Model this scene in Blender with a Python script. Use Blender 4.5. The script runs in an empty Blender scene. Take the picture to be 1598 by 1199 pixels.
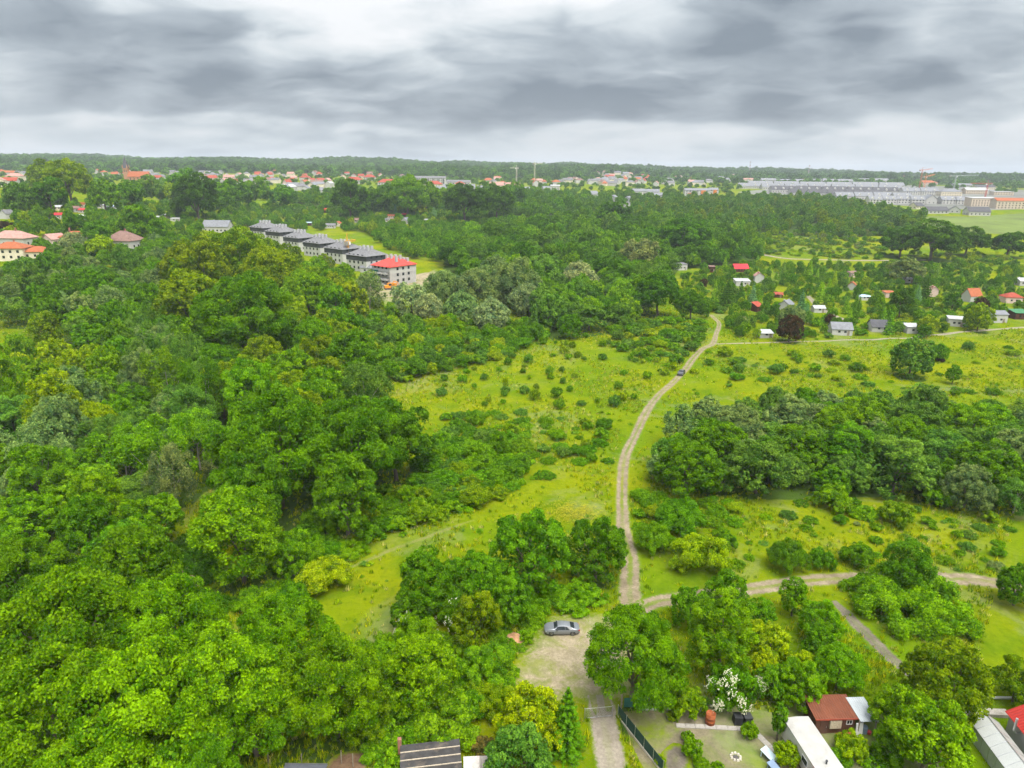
import bpy, math, random
import numpy as np
from mathutils import Matrix, Vector
R = math.radians
rng = np.random.default_rng(7)
random.seed(7)
S = bpy.context.scene
COL = S.collection

# ------------------------------------------------------------------ camera
CAM_H, FPX = 60.0, 1065.3
PITCH, ROLL = 17.29, 0.6
cd = bpy.data.cameras.new('camera'); cam = bpy.data.objects.new('camera', cd); COL.objects.link(cam)
cd.sensor_width = 36; cd.lens = 24.0; cd.clip_start = 0.5; cd.clip_end = 30000
CM = Matrix.Rotation(R(90 - PITCH), 4, 'X') @ Matrix.Rotation(R(ROLL), 4, 'Z')
cam.matrix_world = Matrix.Translation((0, 0, CAM_H)) @ CM
S.camera = cam
CR = np.array(CM.to_3x3())

# ------------------------------------------------------------------ view, sampling
S.view_settings.view_transform = 'Standard'; S.view_settings.look = 'None'
S.view_settings.exposure = 2.3; S.view_settings.gamma = 1.0
S.view_settings.use_curve_mapping = False
S.render.engine = 'CYCLES'
cy = S.cycles
cy.max_bounces = 4; cy.diffuse_bounces = 2; cy.glossy_bounces = 2; cy.transmission_bounces = 3
cy.volume_bounces = 0; cy.transparent_max_bounces = 6
cy.caustics_reflective = False; cy.caustics_refractive = False
cy.use_denoising = True
cy.use_adaptive_sampling = True; cy.adaptive_threshold = 0.03
S.render.film_transparent = False

# ------------------------------------------------------------------ sun (overcast: weak and very soft)
SUN_EL, SUN_AZ = 64.0, 150.0          # azimuth from +Y towards +X, degrees
sd = bpy.data.lights.new('sun', 'SUN'); sd.energy = 1.5; sd.angle = R(50); sd.color = (1.0, 0.96, 0.88)
so = bpy.data.objects.new('sun', sd); COL.objects.link(so)
tosun = Vector((math.cos(R(SUN_EL)) * math.sin(R(SUN_AZ)), math.cos(R(SUN_EL)) * math.cos(R(SUN_AZ)), math.sin(R(SUN_EL))))
so.rotation_euler = tosun.to_track_quat('Z', 'Y').to_euler()
so.location = (0, 0, 400)

# ------------------------------------------------------------------ sky: overcast cloud layer over a Nishita sky
W = bpy.data.worlds.new('World'); S.world = W; W.use_nodes = True
W.cycles.sampling_method = 'NONE'
nt = W.node_tree; nt.nodes.clear()
def N(t, typ, **kw):
    n = t.nodes.new(typ)
    for k, v in kw.items():
        if k.startswith('i_'):
            key = k[2:]
            n.inputs[int(key) if key.isdigit() else key.replace('_', ' ')].default_value = v
        else: setattr(n, k, v)
    return n
def lk(t, a, b): t.links.new(a, b)
def math_(t, op, a, b=None, c=None, clamp=False):
    n = t.nodes.new('ShaderNodeMath'); n.operation = op; n.use_clamp = clamp
    for i, v in enumerate((a, b, c)):
        if v is None: continue
        if isinstance(v, (int, float)): n.inputs[i].default_value = v
        else: t.links.new(v, n.inputs[i])
    return n.outputs[0]
def mixc(t, f, a, b, typ='MIX'):
    n = t.nodes.new('ShaderNodeMix'); n.data_type = 'RGBA'; n.blend_type = typ
    for s, v in ((n.inputs[0], f), (n.inputs[6], a), (n.inputs[7], b)):
        if isinstance(v, (int, float)): s.default_value = v
        elif isinstance(v, tuple): s.default_value = v if len(v) == 4 else (*v, 1)
        else: t.links.new(v, s)
    return n.outputs[2]
def ramp(t, f, stops, interp='LINEAR'):
    n = t.nodes.new('ShaderNodeValToRGB'); n.color_ramp.interpolation = interp
    e = n.color_ramp.elements
    while len(e) < len(stops): e.new(0.5)
    for el, (p, c) in zip(e, stops):
        el.position = p; el.color = (c, c, c, 1) if isinstance(c, (int, float)) else (*c, 1)
    if f is not None: t.links.new(f, n.inputs[0])
    return n.outputs[0]
def noise(t, vec, scale, detail=4, rough=0.5, dist=0.0, out=0):
    n = t.nodes.new('ShaderNodeTexNoise'); n.inputs['Scale'].default_value = scale
    n.inputs['Detail'].default_value = detail; n.inputs['Roughness'].default_value = rough
    n.inputs['Distortion'].default_value = dist
    if vec is not None: t.links.new(vec, n.inputs['Vector'])
    return n.outputs[out]

CLOUD_OFF = 0.026
sky = N(nt, 'ShaderNodeTexSky', sky_type='NISHITA', sun_disc=False, sun_elevation=R(SUN_EL), sun_rotation=R(SUN_AZ))
skyc = nt.nodes.new('ShaderNodeVectorMath'); skyc.operation = 'SCALE'; skyc.inputs['Scale'].default_value = 0.05
lk(nt, sky.outputs[0], skyc.inputs[0])
tc = N(nt, 'ShaderNodeTexCoord')
sep = N(nt, 'ShaderNodeSeparateXYZ'); lk(nt, tc.outputs['Generated'], sep.inputs[0])
zz = math_(nt, 'MAXIMUM', sep.outputs[2], 0.0)
def cloud_layer(dz):
    """density of the cloud layer in this direction, or dz higher up: the direction is projected on a flat layer"""
    z2 = math_(nt, 'ADD', zz, dz); den = math_(nt, 'ADD', z2, 0.22)
    cv = N(nt, 'ShaderNodeCombineXYZ'); lk(nt, math_(nt, 'DIVIDE', sep.outputs[0], den), cv.inputs[0]); lk(nt, math_(nt, 'DIVIDE', sep.outputs[1], den), cv.inputs[1])
    mp = N(nt, 'ShaderNodeMapping'); lk(nt, cv.outputs[0], mp.inputs[0])
    mp.inputs['Location'].default_value = (3.1, 1.7, 0.0); mp.inputs['Scale'].default_value = (0.85, 1.0, 1.0); mp.inputs['Rotation'].default_value = (0, 0, R(8))
    big = noise(nt, mp.outputs[0], 1.0, 3, 0.48, 0.15)
    wn = noise(nt, mp.outputs[0], 2.4, 3, 0.5, 0.0, 1)
    wv = nt.nodes.new('ShaderNodeVectorMath'); wv.operation = 'MULTIPLY_ADD'; lk(nt, wn, wv.inputs[0]); wv.inputs[1].default_value = (0.42, 0.42, 0); lk(nt, mp.outputs[0], wv.inputs[2])
    vo = N(nt, 'ShaderNodeTexVoronoi', feature='SMOOTH_F1'); vo.inputs['Scale'].default_value = 2.3; vo.inputs['Smoothness'].default_value = 0.55; vo.inputs['Detail'].default_value = 1.0; vo.inputs['Roughness'].default_value = 0.45; lk(nt, wv.outputs[0], vo.inputs['Vector'])
    puff = math_(nt, 'SUBTRACT', 1.0, vo.outputs['Distance'])
    fine = noise(nt, wv.outputs[0], 5.5, 4, 0.55)
    d_ = math_(nt, 'ADD', math_(nt, 'MULTIPLY', big, 0.50), math_(nt, 'MULTIPLY', puff, 0.24))
    return math_(nt, 'ADD', d_, math_(nt, 'MULTIPLY', fine, 0.26)), big
d0, big = cloud_layer(0.0); dup_, _b = cloud_layer(0.016)
# cloud tops catch the light, bases are grey: compare with the density a little higher up
lit = math_(nt, 'MULTIPLY', math_(nt, 'SUBTRACT', d0, dup_), 0.75)
dens = math_(nt, 'SUBTRACT', d0, lit)
zn = math_(nt, 'ADD', zz, math_(nt, 'MULTIPLY_ADD', big, 0.11, -0.055))
band = ramp(nt, zn, [(0.0, 0.0), (0.050, 0.0), (0.068, 1.0), (0.12, 0.9), (0.19, 0.25), (0.30, 0.0)], 'EASE')
dens2 = math_(nt, 'ADD', math_(nt, 'ADD', dens, CLOUD_OFF), math_(nt, 'MULTIPLY', band, 0.09))
cl = ramp(nt, dens2, [(0.41, (0.90, 0.92, 0.94)), (0.48, (0.68, 0.74, 0.775)), (0.54, (0.46, 0.52, 0.57)), (0.64, (0.24, 0.285, 0.335))])
hz = ramp(nt, zz, [(0.0, 1.0), (0.03, 0.75), (0.075, 0.15), (0.12, 0.0)], 'EASE')
cl2 = mixc(nt, math_(nt, 'MULTIPLY', hz, 0.55), cl, (0.58, 0.64, 0.68))
# overcast luminance grows smoothly towards the zenith (CIE overcast sky)
lum = math_(nt, 'MULTIPLY_ADD', zz, 1.1, 0.9)
sc = nt.nodes.new('ShaderNodeVectorMath'); sc.operation = 'SCALE'; lk(nt, cl2, sc.inputs[0]); lk(nt, lum, sc.inputs['Scale'])
allsky = mixc(nt, 0.94, skyc.outputs[0], sc.outputs[0])
bg = N(nt, 'ShaderNodeBackground'); bg.inputs[1].default_value = 0.205
lk(nt, allsky, bg.inputs[0])
wo = N(nt, 'ShaderNodeOutputWorld'); lk(nt, bg.outputs[0], wo.inputs[0])

# ------------------------------------------------------------------ terrain
TB = [-0.66, -0.30, 0.0, 0.34, 0.66]
TP = [
 ([0, 210, 330, 470, 700, 900, 1400, 2200, 3000, 3600, 4600, 9000], [0, 0, 13, 27, 36, 40, 42, 62, 86, 92, 70, 60]),
 ([0, 260, 400, 600, 800, 950, 1400, 2200, 3200, 3800, 4800, 9000], [0, 0, 2, 8, 18, 28, 40, 58, 88, 92, 70, 60]),
 ([0, 300, 440, 560, 700, 950, 1250, 1700, 2500, 3500, 4800, 9000], [0, 0, 3, 7, 12.5, 22.5, 34, 41, 60, 86, 66, 60]),
 ([0, 310, 440, 560, 740, 1000, 1300, 1800, 2600, 3700, 5000, 9000], [0, 0, 0, 4, 13, 23, 32, 40, 48, 66, 60, 56]),
 ([0, 320, 450, 560, 760, 1050, 1400, 2000, 3000, 4200, 5200, 9000], [0, 0, 0, 4, 16, 25, 33, 40, 46, 52, 52, 50]),
]
def terrain(x, y):
    x = np.asarray(x, float); y = np.asarray(y, float)
    b = np.clip(x / np.maximum(y, 60.0), -0.66, 0.66)
    hs = []
    for d, z in TP:
        hs.append((np.interp(y * 0.93, d, z) + np.interp(y, d, z) + np.interp(y * 1.07, d, z)) / 3)
    out = np.zeros(np.broadcast(x, y).shape)
    for i in range(len(TB) - 1):
        t = (b - TB[i]) / (TB[i + 1] - TB[i])
        m = (t >= 0) & (t <= 1)
        tt = np.clip(t, 0, 1); tt = tt * tt * (3 - 2 * tt)
        out = np.where(m, hs[i] * (1 - tt) + hs[i + 1] * tt, out)
    near = 1.0 / (1.0 + np.exp((y - 500) / 60))
    u = 0.16 * np.sin(x * 0.13 + 1.3) * np.sin(y * 0.11 + 0.4) + 0.10 * np.sin(x * 0.29 + y * 0.21) + 0.06 * np.sin(x * 0.45 - y * 0.38 + 2)
    far = np.clip((y - 1500) / 800, 0, 1) * (7 * np.sin(x * 0.0041 + 1.0) * np.sin(y * 0.0035) + 4 * np.sin(x * 0.0102 + y * 0.004 + 2) + 2.5 * np.sin(x * 0.023 + 1.1))
    return out + u * near + far
_T = np.concatenate([np.geomspace(30, 400, 260), np.geomspace(402, 9500, 420)])
def at(px, py, h=0.0):
    """the point of the ground (or h metres above it) that the photograph shows at pixel px, py"""
    d = CR @ np.array([(px - 799) / FPX, -(py - 599.5) / FPX, -1.0])
    P = d[None, :] * _T[:, None]; P[:, 2] += CAM_H
    g = P[:, 2] - terrain(P[:, 0], P[:, 1]) - h
    k = np.argmax(g < 0)
    if not (g < 0).any(): k = len(_T) - 1
    if k == 0: t = _T[0]
    else:
        t0, t1, g0, g1 = _T[k - 1], _T[k], g[k - 1], g[k]
        t = t0 + (t1 - t0) * (g0 / (g0 - g1) if g0 != g1 else 0)
    p = d * t
    return np.array([p[0], p[1], float(terrain(p[0], p[1]))]), t      # ground point under it, depth along the lens axis
def gz(x, y): return float(terrain(x, y))
def to_px(p):
    q = CR.T @ (np.asarray(p, float) - np.array([0, 0, CAM_H]))
    return 799 + FPX * q[0] / -q[2], 599.5 - FPX * q[1] / -q[2], -q[2]

# ------------------------------------------------------------------ materials
MT = {}
def newmat(name):
    m = bpy.data.materials.new(name); m.use_nodes = True; t = m.node_tree
    b = t.nodes['Principled BSDF']; MT[name] = m
    return m, t, b
def pm(name, c, rough=0.8, var=0.18, scale=2.0, bump=0.0, bscale=30.0, metal=0.0, spec=0.3, dirt=None):
    if name in MT: return MT[name]
    m, t, b = newmat(name)
    tcn = N(t, 'ShaderNodeTexCoord'); v = tcn.outputs['Object']
    f = noise(t, v, scale, 5, 0.6)
    f2 = ramp(t, f, [(0.3, 0.0), (0.7, 1.0)])
    lo = tuple(max(0, x * (1 - var)) for x in c); hi = tuple(min(1, x * (1 + var)) for x in c)
    colr = mixc(t, f2, lo, hi)
    if dirt:
        g = noise(t, v, scale * 0.6, 6, 0.7, 0.5)
        colr = mixc(t, ramp(t, g, [(0.52, 0.0), (0.72, 0.8)]), colr, dirt)
    lk(t, colr, b.inputs['Base Color'])
    b.inputs['Roughness'].default_value = rough; b.inputs['Metallic'].default_value = metal
    b.inputs['Specular IOR Level'].default_value = spec
    if bump:
        bn = N(t, 'ShaderNodeBump'); bn.inputs['Strength'].default_value = bump; bn.inputs['Distance'].default_value = 0.05
        lk(t, noise(t, v, bscale, 4, 0.6), bn.inputs['Height']); lk(t, bn.outputs[0], b.inputs['Normal'])
    return m
def corr(name, c, freq, axis=0, rough=0.45, metal=0.0, depth=0.4, var=0.15, dirt=None, spec=0.12):
    """profiled sheet or tile courses: relief by a wave along one axis of the object"""
    if name in MT: return MT[name]
    m = pm(name, c, rough, var, 0.8, 0, 30, metal, spec, dirt); t = m.node_tree; b = t.nodes['Principled BSDF']
    tcn = N(t, 'ShaderNodeTexCoord'); s = N(t, 'ShaderNodeSeparateXYZ'); lk(t, tcn.outputs['Object'], s.inputs[0])
    w = math_(t, 'SINE', math_(t, 'MULTIPLY', s.outputs[axis], freq * 2 * math.pi))
    bn = N(t, 'ShaderNodeBump'); bn.inputs['Strength'].default_value = depth; bn.inputs['Distance'].default_value = 0.06
    lk(t, w, bn.inputs['Height']); lk(t, bn.outputs[0], b.inputs['Normal'])
    return m
def glass(name, c=(0.02, 0.025, 0.03), rough=0.08):
    if name in MT: return MT[name]
    m, t, b = newmat(name)
    b.inputs['Base Color'].default_value = (*c, 1); b.inputs['Roughness'].default_value = rough
    b.inputs['Specular IOR Level'].default_value = 0.6
    return m

def leafmat(name, transl=0.32, rough=0.55):
    m, t, b = newmat(name)
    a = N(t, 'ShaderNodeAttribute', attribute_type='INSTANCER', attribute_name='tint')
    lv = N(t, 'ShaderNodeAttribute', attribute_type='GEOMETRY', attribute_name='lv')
    # leaf age tones, widened to put shade and lit tips into the colour
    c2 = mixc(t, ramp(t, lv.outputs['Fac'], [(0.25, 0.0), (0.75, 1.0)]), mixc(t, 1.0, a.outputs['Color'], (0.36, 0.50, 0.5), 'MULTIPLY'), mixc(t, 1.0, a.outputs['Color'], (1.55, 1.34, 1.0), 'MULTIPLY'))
    lk(t, c2, b.inputs['Base Color']); b.inputs['Roughness'].default_value = rough; b.inputs['Specular IOR Level'].default_value = 0.03
    tr = N(t, 'ShaderNodeBsdfTranslucent'); lk(t, mixc(t, 0.25, c2, (0.14, 0.22, 0.004)), tr.inputs[0])
    mx = N(t, 'ShaderNodeMixShader'); mx.inputs[0].default_value = transl
    lk(t, b.outputs[0], mx.inputs[1]); lk(t, tr.outputs[0], mx.inputs[2])
    lk(t, mx.outputs[0], t.nodes['Material Output'].inputs[0])
    return m
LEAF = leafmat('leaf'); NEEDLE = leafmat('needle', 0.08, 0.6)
BARK = pm('bark', (0.13, 0.105, 0.08), 0.9, 0.4, 3, 0.6, 12)
PALEBARK = pm('pale_bark', (0.30, 0.27, 0.22), 0.9, 0.3, 3, 0.4, 12)
DEADWOOD = pm('dead_wood', (0.22, 0.15, 0.11), 0.9, 0.3, 2, 0.5, 12)
BLOSSOM = pm('blossom', (0.46, 0.46, 0.30), 0.7, 0.08, 2)

def meadow_color(t, pos):
    """meadow colours by place: lime grass, deeper green, straw-pale seed heads"""
    f1 = noise(t, pos, 0.022, 5, 0.6, 0.4); f2 = noise(t, pos, 0.10, 6, 0.65, 0.3); f3 = noise(t, pos, 0.9, 5, 0.7)
    c = mixc(t, ramp(t, f1, [(0.36, 0.0), (0.62, 1.0)]), (0.096, 0.164, 0.002), (0.176, 0.198, 0.002))
    c = mixc(t, ramp(t, f2, [(0.46, 0.0), (0.66, 0.85)]), c, (0.066, 0.130, 0.002))
    f4 = noise(t, pos, 0.05, 6, 0.7, 0.8)
    c = mixc(t, ramp(t, f4, [(0.54, 0.0), (0.68, 0.8)]), c, (0.165, 0.185, 0.075))
    c = mixc(t, ramp(t, f3, [(0.3, 0.45), (0.5, 0.0), (0.75, 0.0)]), c, (0.045, 0.085, 0.003))
    c = mixc(t, ramp(t, f3, [(0.55, 0.0), (0.8, 0.45)]), c, (0.20, 0.22, 0.03))
    return c
def dirt_color(t, pos, base=(0.30, 0.247, 0.172), dark=(0.17, 0.138, 0.09)):
    f = noise(t, pos, 0.5, 6, 0.65, 0.4); g = noise(t, pos, 3.0, 5, 0.7)
    c = mixc(t, ramp(t, f, [(0.35, 0.0), (0.65, 1.0)]), dark, base)
    return mixc(t, ramp(t, g, [(0.35, 0.5), (0.6, 0.0)]), c, tuple(x * 0.6 for x in dark))
def ground_bump(t, b, pos, strength=0.6, sc=1.2):
    bn = N(t, 'ShaderNodeBump'); bn.inputs['Strength'].default_value = strength; bn.inputs['Distance'].default_value = 0.35
    lk(t, noise(t, pos, sc, 6, 0.7), bn.inputs['Height']); lk(t, bn.outputs[0], b.inputs['Normal'])
m, t, b = newmat('meadow')
g = N(t, 'ShaderNodeNewGeometry')
wd = N(t, 'ShaderNodeAttribute', attribute_name='wood_floor')      # woodland undergrowth; its dark colour also stands for shaded gaps between crowns
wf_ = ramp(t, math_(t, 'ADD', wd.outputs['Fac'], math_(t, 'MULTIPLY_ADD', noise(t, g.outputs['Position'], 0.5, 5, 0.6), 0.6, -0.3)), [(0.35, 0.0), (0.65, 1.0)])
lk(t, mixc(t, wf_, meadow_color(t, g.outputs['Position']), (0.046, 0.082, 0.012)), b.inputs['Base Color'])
b.inputs['Roughness'].default_value = 1.0; b.inputs['Specular IOR Level'].default_value = 0.0
ground_bump(t, b, g.outputs['Position'], 0.9)

def track_mat(name, mid_grass, base=(0.30, 0.247, 0.172), dark=(0.17, 0.138, 0.09), edge=0.72, patchy=0.0):
    m, t, b = newmat(name)
    g = N(t, 'ShaderNodeNewGeometry'); pos = g.outputs['Position']
    a = N(t, 'ShaderNodeAttribute', attribute_name='across'); ac = math_(t, 'ABSOLUTE', a.outputs['Fac'])
    n1 = noise(t, pos, 0.7, 5, 0.65); n2 = noise(t, pos, 2.2, 5, 0.7)
    w = math_(t, 'MULTIPLY_ADD', math_(t, 'ADD', n1, n2), 0.62, -0.62)
    acn = math_(t, 'ADD', ac, w)
    ed = ramp(t, acn, [(edge - 0.08, 0.0), (edge + 0.14, 1.0)])
    md = math_(t, 'MULTIPLY', ramp(t, acn, [(0.10, 1.0), (0.30, 0.0)]), ramp(t, noise(t, pos, 0.12, 4, 0.6), [(0.36, 0.15), (0.56, 1.0)]))
    gf = math_(t, 'MAXIMUM', ed, math_(t, 'MULTIPLY', md, mid_grass))
    if patchy:
        pn = noise(t, pos, 0.33, 6, 0.72, 0.5)
        pa = math_(t, 'ADD', pn, math_(t, 'MULTIPLY', ac, 0.22))
        gf = math_(t, 'MAXIMUM', gf, math_(t, 'MULTIPLY', ramp(t, pa, [(0.56, 0.0), (0.70, 1.0)]), patchy))
    c = mixc(t, gf, dirt_color(t, pos, base, dark), meadow_color(t, pos))
    lk(t, c, b.inputs['Base Color']); b.inputs['Roughness'].default_value = 0.95; b.inputs['Specular IOR Level'].default_value = 0.1
    ground_bump(t, b, pos, 0.5, 2.5)
    return m
TRACK = track_mat('rutted_track', 0.8)
LANE = track_mat('lane_dirt', 0.25, (0.30, 0.265, 0.215), (0.22, 0.19, 0.15), 0.78)
GREYPATH = track_mat('grey_path', 0.3, (0.19, 0.165, 0.13), (0.115, 0.10, 0.075), 0.66)
YARD = track_mat('yard_dirt', 0.0, (0.37, 0.31, 0.215), (0.23, 0.195, 0.12), 0.80, 0.6)
m, t, b = newmat('garden_soil')
g = N(t, 'ShaderNodeNewGeometry'); pos = g.outputs['Position']
f = noise(t, pos, 0.16, 6, 0.65, 0.6)
c = mixc(t, ramp(t, f, [(0.40, 0.0), (0.58, 1.0)]), dirt_color(t, pos, (0.22, 0.185, 0.115), (0.13, 0.115, 0.065)), meadow_color(t, pos))
lk(t, c, b.inputs['Base Color']); b.inputs['Roughness'].default_value = 0.95; ground_bump(t, b, pos, 0.5, 2.5)

CONC = pm('concrete', (0.30, 0.28, 0.25), 0.9, 0.25, 1.5, 0.4, 25, dirt=(0.13, 0.12, 0.09))
WHITEWALL = pm('white_render', (0.43, 0.425, 0.41), 0.85, 0.06, 0.5, dirt=(0.5, 0.48, 0.44))
CREAM = pm('cream_render', (0.62, 0.55, 0.43), 0.85, 0.1, 0.5)
BEIGE = pm('beige_block', (0.50, 0.42, 0.33), 0.9, 0.15, 0.6)
GREYWALL = pm('grey_render', (0.38, 0.37, 0.36), 0.9, 0.15, 0.6)
YELLOWWALL = pm('ochre_render', (0.60, 0.38, 0.08), 0.85, 0.1, 0.6)
DARKCLAD = pm('dark_cladding', (0.05, 0.052, 0.06), 0.7, 0.2, 0.8)
PINKWALL = pm('pink_render', (0.55, 0.42, 0.38), 0.85, 0.1, 0.6)
BROWNWOOD = corr('brown_boards', (0.085, 0.04, 0.026), 6.0, 2, 0.8, 0, 0.6, 0.3)
WOOD = pm('weathered_wood', (0.24, 0.20, 0.15), 0.9, 0.3, 3, 0.4, 10)
GLASS = glass('window_glass'); 
WHITEPLASTIC = pm('white_plastic', (0.78, 0.78, 0.76), 0.5, 0.05, 2)
STEEL = pm('steel', (0.55, 0.56, 0.57), 0.3, 0.08, 2, metal=0.9)
ROOFS = {
 'red': corr('red_tiles', (0.29, 0.062, 0.038), 2.6, 1, 0.75, 0, 0.5, 0.22, (0.22, 0.07, 0.05)),
 'orange': corr('orange_tiles', (0.31, 0.10, 0.045), 2.6, 1, 0.75, 0, 0.5, 0.2, (0.33, 0.11, 0.06)),
 'grey': corr('grey_tiles', (0.155, 0.155, 0.165), 2.6, 1, 0.7, 0, 0.5, 0.2, (0.10, 0.10, 0.085)),
 'dark': corr('anthracite_tiles', (0.075, 0.075, 0.085), 2.6, 1, 0.65, 0, 0.5, 0.2, (0.10, 0.10, 0.085)),
 'brown': corr('brown_tiles', (0.20, 0.125, 0.105), 2.6, 1, 0.8, 0, 0.5, 0.25),
 'pink': corr('faded_tiles', (0.36, 0.21, 0.18), 2.6, 1, 0.8, 0, 0.5, 0.25),
 'pale': corr('pale_sheet', (0.36, 0.365, 0.37), 3.0, 0, 0.5, 0, 0.4, 0.12, (0.33, 0.32, 0.30)),
 'slate': corr('slate', (0.175, 0.182, 0.20), 2.6, 1, 0.6, 0, 0.4, 0.2),
 'crimson': corr('crimson_sheet', (0.50, 0.035, 0.045), 3.0, 0, 0.5, 0, 0.5, 0.1),
 'green': corr('green_sheet', (0.05, 0.17, 0.08), 3.0, 0, 0.5, 0, 0.5, 0.1),
 'bluish': corr('blue_sheet', (0.35, 0.45, 0.55), 3.0, 0, 0.5, 0, 0.5, 0.1),
}

# ------------------------------------------------------------------ mesh helpers
def np_mesh(name, V, F, attrs=None, smooth=False):
    V = np.asarray(V, np.float32); F = np.asarray(F, np.int32)
    me = bpy.data.meshes.new(name); n, k = F.shape
    me.vertices.add(len(V)); me.vertices.foreach_set('co', V.ravel())
    me.loops.add(n * k); me.loops.foreach_set('vertex_index', F.ravel())
    me.polygons.add(n); me.polygons.foreach_set('loop_start', np.arange(0, n * k, k, dtype=np.int32))
    me.update(calc_edges=True)
    if smooth: me.polygons.foreach_set('use_smooth', np.ones(n, bool))
    for an, av in (attrs or {}).items():
        av = np.asarray(av, np.float32)
        a = me.attributes.new(an, 'FLOAT', 'POINT'); a.data.foreach_set('value', av)
    return me
class MB:
    def __init__(s): s.v = []; s.f = []
    def add(s, V, F):
        o = len(s.v); s.v += [tuple(map(float, p)) for p in V]; s.f += [tuple(i + o for i in q) for q in F]; return s
    def box(s, x0, x1, y0, y1, z0, z1):
        return s.add([(x0, y0, z0), (x1, y0, z0), (x1, y1, z0), (x0, y1, z0), (x0, y0, z1), (x1, y0, z1), (x1, y1, z1), (x0, y1, z1)],
                     [(0, 3, 2, 1), (4, 5, 6, 7), (0, 1, 5, 4), (1, 2, 6, 5), (2, 3, 7, 6), (3, 0, 4, 7)])
    def tube(s, pts, rad, n=8, cap=True):
        pts = [Vector(p) for p in pts]; rad = rad if isinstance(rad, (list, tuple)) else [rad] * len(pts); V = []
        for i, p in enumerate(pts):
            d = (pts[min(i + 1, len(pts) - 1)] - pts[max(i - 1, 0)]).normalized()
            u = d.cross(Vector((0.13, 0.27, 0.95)) if abs(d.z) < 0.9 else Vector((1, 0.1, 0))).normalized(); w = d.cross(u)
            for k in range(n):
                a = 2 * math.pi * k / n; V.append(p + (u * math.cos(a) + w * math.sin(a)) * rad[i])
        F = [(i * n + k, i * n + (k + 1) % n, (i + 1) * n + (k + 1) % n, (i + 1) * n + k) for i in range(len(pts) - 1) for k in range(n)]
        if cap: F += [tuple(reversed(range(n))), tuple((len(pts) - 1) * n + k for k in range(n))]
        return s.add(V, F)
    def lathe(s, prof, n=16, c=(0, 0)):
        V = []; m = len(prof)
        for r, z in prof:
            for k in range(n):
                a = 2 * math.pi * k / n; V.append((c[0] + r * math.cos(a), c[1] + r * math.sin(a), z))
        F = [(i * n + k, i * n + (k + 1) % n, (i + 1) * n + (k + 1) % n, (i + 1) * n + k) for i in range(m - 1) for k in range(n)]
        return s.add(V, F + [tuple((m - 1) * n + k for k in range(n))])
    def slab(s, q, th):
        """a quad given by four corners, thickened downwards along its normal"""
        q = [Vector(p) for p in q]; nn = (q[1] - q[0]).cross(q[3] - q[0]).normalized() * th
        if nn.z < 0: nn = -nn
        lo = [p - nn for p in q]
        return s.add(q + lo, [(0, 1, 2, 3), (7, 6, 5, 4), (0, 4, 5, 1), (1, 5, 6, 2), (2, 6, 7, 3), (3, 7, 4, 0)])
    def mesh(s, name, smooth=False):
        me = bpy.data.meshes.new(name); me.from_pydata(s.v, [], s.f); me.update()
        if smooth: me.polygons.foreach_set('use_smooth', np.ones(len(me.polygons), bool))
        return me
    def build(s, name, mat, parent=None, smooth=False): return obj(name, s.mesh(name, smooth), mat, parent)
def obj(name, me, mat=None, parent=None):
    o = bpy.data.objects.new(name, me); COL.objects.link(o)
    if mat is not None and me is not None and not me.materials: me.materials.append(mat)
    if parent is not None: o.parent = parent
    return o
def tag(o, label=None, cat=None, group=None, kind=None):
    if label: o['label'] = label
    if cat: o['category'] = cat
    if group: o['group'] = group
    if kind: o['kind'] = kind
    return o
def thing(name, label, cat, loc=(0, 0, 0), rz=0.0, group=None):
    o = bpy.data.objects.new(name, None); COL.objects.link(o); o.empty_display_size = 0.3
    o.location = tuple(map(float, loc)); o.rotation_euler = (0, 0, rz)
    return tag(o, label, cat, group)

# ------------------------------------------------------------------ ground sheet
def lines(spec):
    out = []
    for a, b_, n in spec: out.append(np.linspace(a, b_, n, endpoint=False))
    return np.concatenate(out + [[spec[-1][1]]])
gx = lines([(-9000, -3000, 14), (-3000, -900, 40), (-900, -260, 42), (-260, 280, 300), (280, 900, 40), (900, 3000, 40), (3000, 9000, 14)])
gy = lines([(-600, 30, 18), (30, 330, 170), (330, 700, 74), (700, 1600, 60), (1600, 5200, 90), (5200, 9000, 12)])
GX, GY = np.meshgrid(gx, gy); GZ = terrain(GX, GY)
nx, ny = len(gx), len(gy)
ii = (np.arange(ny - 1)[:, None] * nx + np.arange(nx - 1)[None, :]).ravel()
ground = obj('ground', np_mesh('ground', np.stack([GX.ravel(), GY.ravel(), GZ.ravel()], 1), np.stack([ii, ii + 1, ii + nx + 1, ii + nx], 1), smooth=True), MT['meadow'])
tag(ground, kind='structure')

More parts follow.
